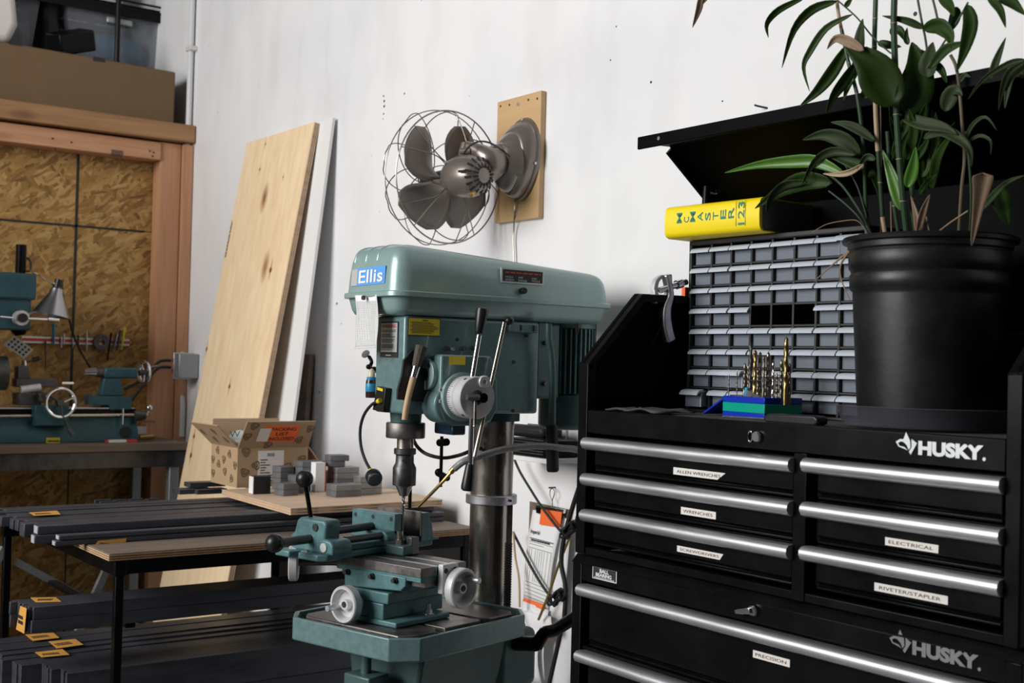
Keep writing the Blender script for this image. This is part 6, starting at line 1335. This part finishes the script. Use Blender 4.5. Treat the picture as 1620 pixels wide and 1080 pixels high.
o = f(.14, .325) + Vector((0, -.003, 0)); text('lettering', '~1', o, rvec, uvec, .085, .006, M['ink'], sh1, bold=.01)
pq([(856, 805), (889, 810), (886, 834), (853, 829)], YC - .011, .0006, 'orange_note', M['orange'], sh1)
sh2 = thing('loose_papers', 'bundle of loose papers with orange corners hanging below the clipboard', 'paper', P(850, 1060, Y=YC))
for i, (pts, mm, bu) in enumerate((([(829, 946), (862, 956), (866, 975), (826, 955)], 'orange', .004), ([(826, 950), (868, 965), (862, 1075), (818, 1070)], 'paper', .010), ([(835, 960), (862, 985), (858, 1085), (822, 1080)], 'paper', .020), ([(858, 980), (872, 992), (870, 1015), (856, 1010)], 'orange', .012), ([(828, 965), (872, 975), (880, 1000), (840, 1005)], 'paper', .006))): sheet(pts, YC - .004 - i * .003, bu, 'sheet', M[mm], sh2, 5, 6)
# cables behind the chest
for nm, pts, r, mm, lb in (
    ('black_cable', [(812, 722), (822, 745), (840, 775), (858, 803), (880, 832), (893, 846)], .0034, 'black_rubber', 'thin black cable crossing the clipboard diagonally'),
    ('black_cable', [(812, 842), (825, 868), (845, 905), (862, 932), (872, 942), (890, 950)], .0036, 'black_rubber', 'black cable slanting across the printed form'),
    ('thick_cable', [(918, 765), (905, 805), (893, 848), (888, 890), (895, 930), (893, 975)], .0062, 'black_rubber', 'thick black cable hanging beside the chest'),
    ('thick_cable', [(893, 975), (885, 1010), (876, 1050), (868, 1085)], .0058, 'black_rubber', 'thick black cable running down below the crank handle'),
    ('brown_cord', [(918, 800), (905, 840), (885, 890), (868, 940), (852, 980)], .0034, 'brass', 'brown cord hanging in front of the printed form'),
    ('beige_cord', [(812, 840), (815, 880), (821, 915), (822, 960)], .003, 'wood_handle', 'beige cord hanging right of the column rack')):
    Yk = 1.985 if 'cable' in nm else 1.975
    if 'thick' in nm: Yk = 1.97
    tag(MB().tube([P(x, y, Y=Yk) for x, y in pts], r, 8, 6).build(nm, M[mm]), lb, 'cable')
for cx_, cy_, lb in ((900, 838, 'upper tangle of coiled black cable beside the chest'), (880, 945, 'lower tangle of coiled black cable above the crank handle')):
    k = MB(); r7 = random.Random(cx_); c_ = P(cx_, cy_, Y=1.96); pts = []
    for i in range(46):
        t = i / 46 * 2 * math.pi * 5; pts.append(c_ + Vector((.030 * math.cos(t) * (.7 + .3 * math.sin(i)), .008 * math.sin(1.7 * t), .024 * math.sin(t * 1.02 + .4) * (.6 + .4 * math.cos(i * 1.3)))))
    tag(k.tube(pts, .0034, 6, 3).build('cable_coil', M['black_rubber']), lb, 'cable')
# ================================================================== potted palm
PC = Vector((-1.1935, 1.685, 0)); pz = 1.2712
pot = thing('potted_palm', 'bamboo palm with dark drooping leaves in a black nursery pot', 'plant', (PC.x, PC.y, pz))
ZR = P(1465, 379, Y=1.685).z
h = ZR - pz
prof = [(0, 0), (.098, 0), (.104, .004), (.107, .03), (.1165, h - .092), (.1165, h - .086), (.1215, h - .080), (.1225, h - .060), (.1195, h - .056), (.1205, h - .052), (.1235, h - .048), (.1245, h - .026), (.1215, h - .022), (.1255, h - .018), (.1260, h - .010), (.1335, h - .008), (.1350, h - .003), (.1325, h), (.1265, h - .001), (.1205, h - .03), (.112, h - .10)]
pt = MB().lathe(prof, (PC.x, PC.y, pz), (0, 0, 1), 64).build('pot', M['pot'], pot, sm=40)
dcam = Vector((.58, -.81, 0)); q = PC + Vector((.19, -.98, 0)).normalized() * .125 + Vector((0, 0, ZR - .014)); q = P(1402, 388, Y=1.575); MB().ring(q, (.3, -.95, 0), .008, .0028, 18, 6).build('rim_eyelet', M['pot'], pt)
so = MB(); rs = random.Random(8)
def soilf(u, v):
    a = 2 * math.pi * u; r = .118 * v; return Vector((PC.x + r * math.cos(a), PC.y + r * math.sin(a), ZR - .028 + .006 * math.sin(9 * a + 14 * v) * v + .004 * math.cos(23 * v)))
so.grid(soilf, 40, 8); tag(so.build('soil', M['soil'], pot), kind='stuff')
sa = MB().lathe([(0, 0), (.120, 0), (.128, .004), (.138, .030), (.1425, .034), (.1410, .0355), (.1365, .031), (.126, .006), (.118, .003), (0, .003)], (PC.x, PC.y, TZ + .0004), (0, 0, 1), 56).build('plant_saucer', M['saucer'])
tag(sa, 'clear plastic saucer under the black nursery pot', 'saucer')
def cp(x, y): return 1100 + x / 2.7, y / 2.7
def yz(py):      # the stems lean forward as they rise past the lid
    t = max(0, min(1, (380 - py) / 380)); return 1.665 - .085 * t ** .8
def pp_(x, y, dy=0): px, py = cp(x, y); return P(px, py, Y=yz(py) + dy)
stems = [([(600, -40), (612, 60), (625, 128)], 8, 'cane', -.01), ([(625, 128), (655, 270), (690, 400), (712, 560), (722, 700), (730, 900), (748, 1000)], 9, 'stem', -.01),
         ([(772, -60), (768, 80), (765, 200), (768, 380)], 11, 'stem', .0), ([(768, 375), (772, 500), (780, 645)], 11, 'cane', .0), ([(780, 640), (790, 780), (800, 930)], 10, 'stem', .0), ([(800, 925), (812, 1005)], 11, 'cane', .0),
         ([(853, -60), (848, 100), (855, 320), (860, 490), (872, 680), (888, 860), (905, 1010)], 14, 'stem', -.02),
         ([(820, 560), (830, 700), (850, 880), (870, 1005)], 9, 'stem', .01), ([(930, 700), (925, 850), (945, 1005)], 12, 'stem', .01),
         ([(945, -30), (965, 80), (985, 180), (995, 300), (990, 500)], 5, 'stem', .01), ([(1010, -20), (1030, 60), (1045, 140)], 5, 'stem', .02),
         ([(1090, 235), (1115, 290), (1130, 400), (1142, 560), (1150, 680), (1138, 800), (1125, 1005)], 7, 'shaded_cane', .02), ([(1155, 560), (1170, 700), (1178, 850), (1172, 1000)], 5, 'stem', .0),
         ([(555, 735), (625, 790), (690, 880), (735, 960), (755, 1010)], 6, 'stem', -.02), ([(640, 705), (690, 790), (725, 900), (750, 1005)], 4, 'stem', -.015), ([(570, 815), (640, 870), (700, 930), (745, 1005)], 4, 'stem', -.03),
         ([(608, 2), (690, 75), (760, 160), (835, 228)], 3.5, 'stem', -.02), ([(1165, 10), (1120, 90), (1050, 200), (990, 290)], 4, 'stem', .0), ([(790, 400), (795, 700), (792, 1005)], 3, 'wire', .02),
         ([(1025, 1000), (1090, 950), (1165, 900)], 3.5, 'dry', -.02), ([(950, 1000), (990, 950), (985, 925), (1000, 990)], 3, 'dry', -.02), ([(835, 860), (838, 1000)], 3, 'dry', -.03),
         ([(500, 992), (560, 958), (640, 942), (690, 942), (722, 975), (735, 1005)], 1.8, 'dry', -.035)]
for pts, r, mm, dy in stems:
    o = MB().tube([pp_(x, y, dy) for x, y in pts], r / 2.7 * .00098, 10, 6).build('stem', M[mm], pot)
    if mm == 'stem' and r > 8:
        for (x, y) in pts[1:-1]:
            c_ = pp_(x, y, dy); MB().ring(c_, (0, 0, 1), r / 2.7 * .00098, .0006, 14, 5).build('node_ring', M['cane'], o)
def leaf(pts, w_px, mm, dy0, dy1, face=0.0, fold=.25, base=.08, seg=14):
    """blade along a spline; width faces the room with a tilt, folded along the midrib"""
    n0 = len(pts); P3 = []
    for i, (x, y) in enumerate(pts): t = i / (n0 - 1); P3.append(pp_(x, y, dy0 + (dy1 - dy0) * t))
    ps = smooth_path(P3, max(4, seg // (n0 - 1))); N = len(ps); W = w_px / 2.7 * .00098; vs = []; fs = []
    for i, p in enumerate(ps):
        t = i / (N - 1); tg = (ps[min(i + 1, N - 1)] - ps[max(i - 1, 0)]).normalized()
        vw = (CPOS - p).normalized(); s = tg.cross(vw).normalized(); nn_ = s.cross(tg).normalized()
        s = (s * math.cos(face) + nn_ * math.sin(face)).normalized(); nn_ = s.cross(tg).normalized()
        wd = W * min(1, math.sqrt(t * 9 + .002)) * (1.02 - t) ** .8 if base > .5 else W * (base + (1 - base) * math.sin(math.pi * min(1, t * 1.02) ** .75)) * (1 - .15 * t) if t < .98 else W * .03
        for k_, f_ in enumerate((-1, -.5, 0, .5, 1)):
            vs.append(p + s * (wd * .5 * f_) + nn_ * (wd * fold * (abs(f_) ** 1.3) - wd * fold * .5))
    for i in range(N - 1):
        for k_ in range(4): fs.append((i * 5 + k_, i * 5 + k_ + 1, i * 5 + 6 + k_, i * 5 + 5 + k_))
    MB().add(vs, fs).build('leaf', M[mm], pot, sm=60, solid=.0007)
L_ = [([(470, -12), (360, 40), (306, 100), (312, 160)], 34, 'leaf', -.02, -.06, .3), ([(605, 5), (500, 40), (420, 130), (370, 290)], 44, 'leaf', -.02, -.07, .2), ([(670, 62), (560, 120), (490, 220), (463, 290), (488, 390)], 34, 'leaf', -.02, -.05, -.2),
      ([(650, 195), (590, 300), (520, 390), (443, 458)], 62, 'leaf', -.01, -.04, .1), ([(685, 270), (640, 340), (590, 410), (558, 485)], 56, 'leaf', -.02, -.05, .4), ([(690, 300), (660, 350), (632, 430)], 40, 'leaf', .0, -.03, -.4),
      ([(862, 450), (800, 350), (740, 265), (640, 195)], 185, 'leaf_mid', -.03, -.06, .1), ([(890, 480), (930, 400), (950, 290), (925, 180)], 165, 'leaf', -.01, .0, -.2), ([(720, 215), (660, 180), (600, 165), (563, 210)], 48, 'dry', -.06, -.07, .2),
      ([(975, 120), (900, 88), (798, 68)], 34, 'leaf', .0, -.02, .2), ([(975, 125), (1040, 110), (1085, 150), (1092, 205)], 70, 'leaf', .0, -.02, -.2), ([(1160, 20), (1175, 100), (1150, 210), (1115, 308)], 62, 'leaf', .0, -.04, .1),
      ([(1120, 30), (1100, 90), (1075, 150)], 55, 'leaf', .02, .0, .5), ([(1040, -20), (1085, 20), (1105, 70)], 48, 'leaf', .02, .0, -.3), ([(1250, -15), (1300, 40), (1326, 118)], 34, 'leaf', .0, -.03, .1), ([(1300, -20), (1350, 10), (1410, 65)], 52, 'leaf', .02, .0, .2),
      ([(1258, 338), (1290, 250), (1326, 160)], 32, 'leaf_old', .0, .0, .2), ([(720, 420), (735, 385), (752, 352)], 46, 'leaf', .0, .0, .2), ([(700, 250), (705, 160), (715, 80)], 58, 'leaf_old', -.03, -.03, .6), ([(735, 200), (690, 250), (660, 330)], 30, 'leaf', -.02, -.02, .2),
      ([(640, 745), (520, 690), (400, 690), (260, 705), (126, 738)], 66, 'leaf_lit', -.03, -.06, .25), ([(705, 665), (640, 600), (550, 575), (458, 598)], 78, 'leaf_old', -.02, -.05, .3), ([(770, 605), (700, 555), (640, 530), (578, 522)], 46, 'leaf_old', -.01, -.03, -.1),
      ([(690, 660), (590, 645), (510, 690), (455, 792)], 48, 'leaf_old', -.03, -.05, .4), ([(720, 720), (660, 690), (560, 660)], 60, 'leaf', -.02, -.03, -.2), ([(585, 780), (470, 770), (370, 810), (255, 890)], 92, 'leaf', -.03, -.05, .2), ([(480, 775), (380, 790), (320, 850), (305, 910)], 52, 'leaf_old', -.045, -.05, .6),
      ([(720, 700), (660, 735), (600, 745), (545, 742)], 30, 'cane', -.03, -.04, .3), ([(770, 680), (730, 672), (690, 730)], 34, 'leaf_old', -.03, -.03, .3), ([(870, 490), (960, 525), (1060, 545), (1120, 575)], 62, 'leaf_old', -.01, -.02, .3), ([(975, 590), (1050, 560), (1120, 590), (1170, 640), (1180, 712)], 54, 'leaf_old', -.01, -.03, .3),
      ([(905, 800), (930, 720), (942, 628)], 56, 'leaf_lit', -.03, -.03, .1), ([(885, 900), (850, 780), (800, 640)], 62, 'leaf_lit', -.01, .0, .3), ([(920, 700), (970, 640), (1000, 580)], 36, 'leaf', .0, .0, .1), ([(955, 830), (990, 780), (1035, 742)], 26, 'leaf', .0, -.01, .2),
      ([(1228, 738), (1222, 800), (1205, 900), (1180, 1050)], 92, 'dry', -.05, -.05, .2, .25, .9), ([(1215, 900), (1250, 860), (1330, 780), (1410, 748)], 30, 'leaf_old', -.01, -.02, .2), ([(1290, 800), (1310, 880), (1338, 965)], 86, 'leaf', .01, .0, .4), ([(1065, 475), (1085, 420), (1110, 385), (1142, 410)], 72, 'leaf_old', -.02, -.02, .2),
      ([(1410, 255), (1340, 270), (1230, 340), (1165, 425)], 26, 'leaf_old', -.02, -.03, .3), ([(1410, 262), (1340, 310), (1310, 390), (1296, 472)], 30, 'leaf_old', -.02, -.02, .3), ([(1410, 280), (1350, 330), (1330, 410), (1322, 465)], 28, 'leaf_old', -.01, -.02, -.2), ([(1410, 330), (1380, 300), (1330, 290)], 40, 'leaf_old', .0, .0, .2),
      ([(1000, 295), (1060, 220), (1110, 195), (1165, 178)], 46, 'leaf', -.02, -.02, .2), ([(910, 190), (900, 160), (905, 118)], 26, 'leaf', .02, .02, .0), ([(1010, 260), (1050, 300), (1075, 355)], 36, 'leaf', .01, .0, .2), ([(1000, 230), (960, 240), (930, 190)], 80, 'leaf_old', .01, .0, .5), ([(990, 330), (1000, 260), (1015, 180)], 90, 'leaf_old', .0, .0, .5),
      ([(830, 140), (870, 130), (905, 185)], 44, 'leaf', .02, .02, .3), ([(780, 180), (830, 195), (880, 200)], 40, 'leaf', .02, .02, .4), ([(740, 740), (770, 760), (800, 880)], 46, 'leaf', .01, .0, .2), ([(950, 1000), (945, 930), (920, 835)], 28, 'dry', -.03, -.03, .2), ([(950, 1000), (975, 900), (1002, 830)], 32, 'dry', -.03, -.03, -.2), ([(640, 30), (655, 10), (672, -10)], 24, 'leaf', -.02, -.02, .1),
      ([(25, -20), (15, 40), (-12, 118)], 34, 'dry', -.06, -.06, .2), ([(60, -30), (45, -10), (30, 20)], 30, 'dry', -.06, -.06, .2), ([(1140, 640), (1180, 540), (1240, 500), (1290, 560)], 18, 'leaf_old', .0, -.01, .2), ([(1150, 620), (1210, 580), (1260, 600), (1262, 660)], 16, 'leaf_old', .0, -.01, .2), ([(1130, 350), (1150, 322), (1176, 330)], 22, 'leaf_old', -.02, -.02, .2)]
rl_ = random.Random(21)
for i in range(16):
    bx_, by_ = rl_.uniform(830, 1010), rl_.uniform(560, 900); ex = bx_ + rl_.uniform(-90, 130); ey = by_ - rl_.uniform(150, 330)
    L_.append(([(bx_, by_), ((bx_ + ex) / 2 + rl_.uniform(-25, 25), (by_ + ey) / 2 - 10), (ex, ey)], rl_.uniform(34, 70), 'leaf', rl_.uniform(0, .03), rl_.uniform(-.02, .02), rl_.uniform(-.5, .5)))
for a_ in L_: leaf(*a_)
for pts in ([(1342, 398), (1318, 418), (1288, 445)], [(1344, 396), (1330, 420), (1332, 445), (1345, 475)]):
    b = MB().tube([P(x, y, Y=1.60) for x, y in pts], .0022, 6, 6, .0006).build('dry_root', M['dry'], pot)
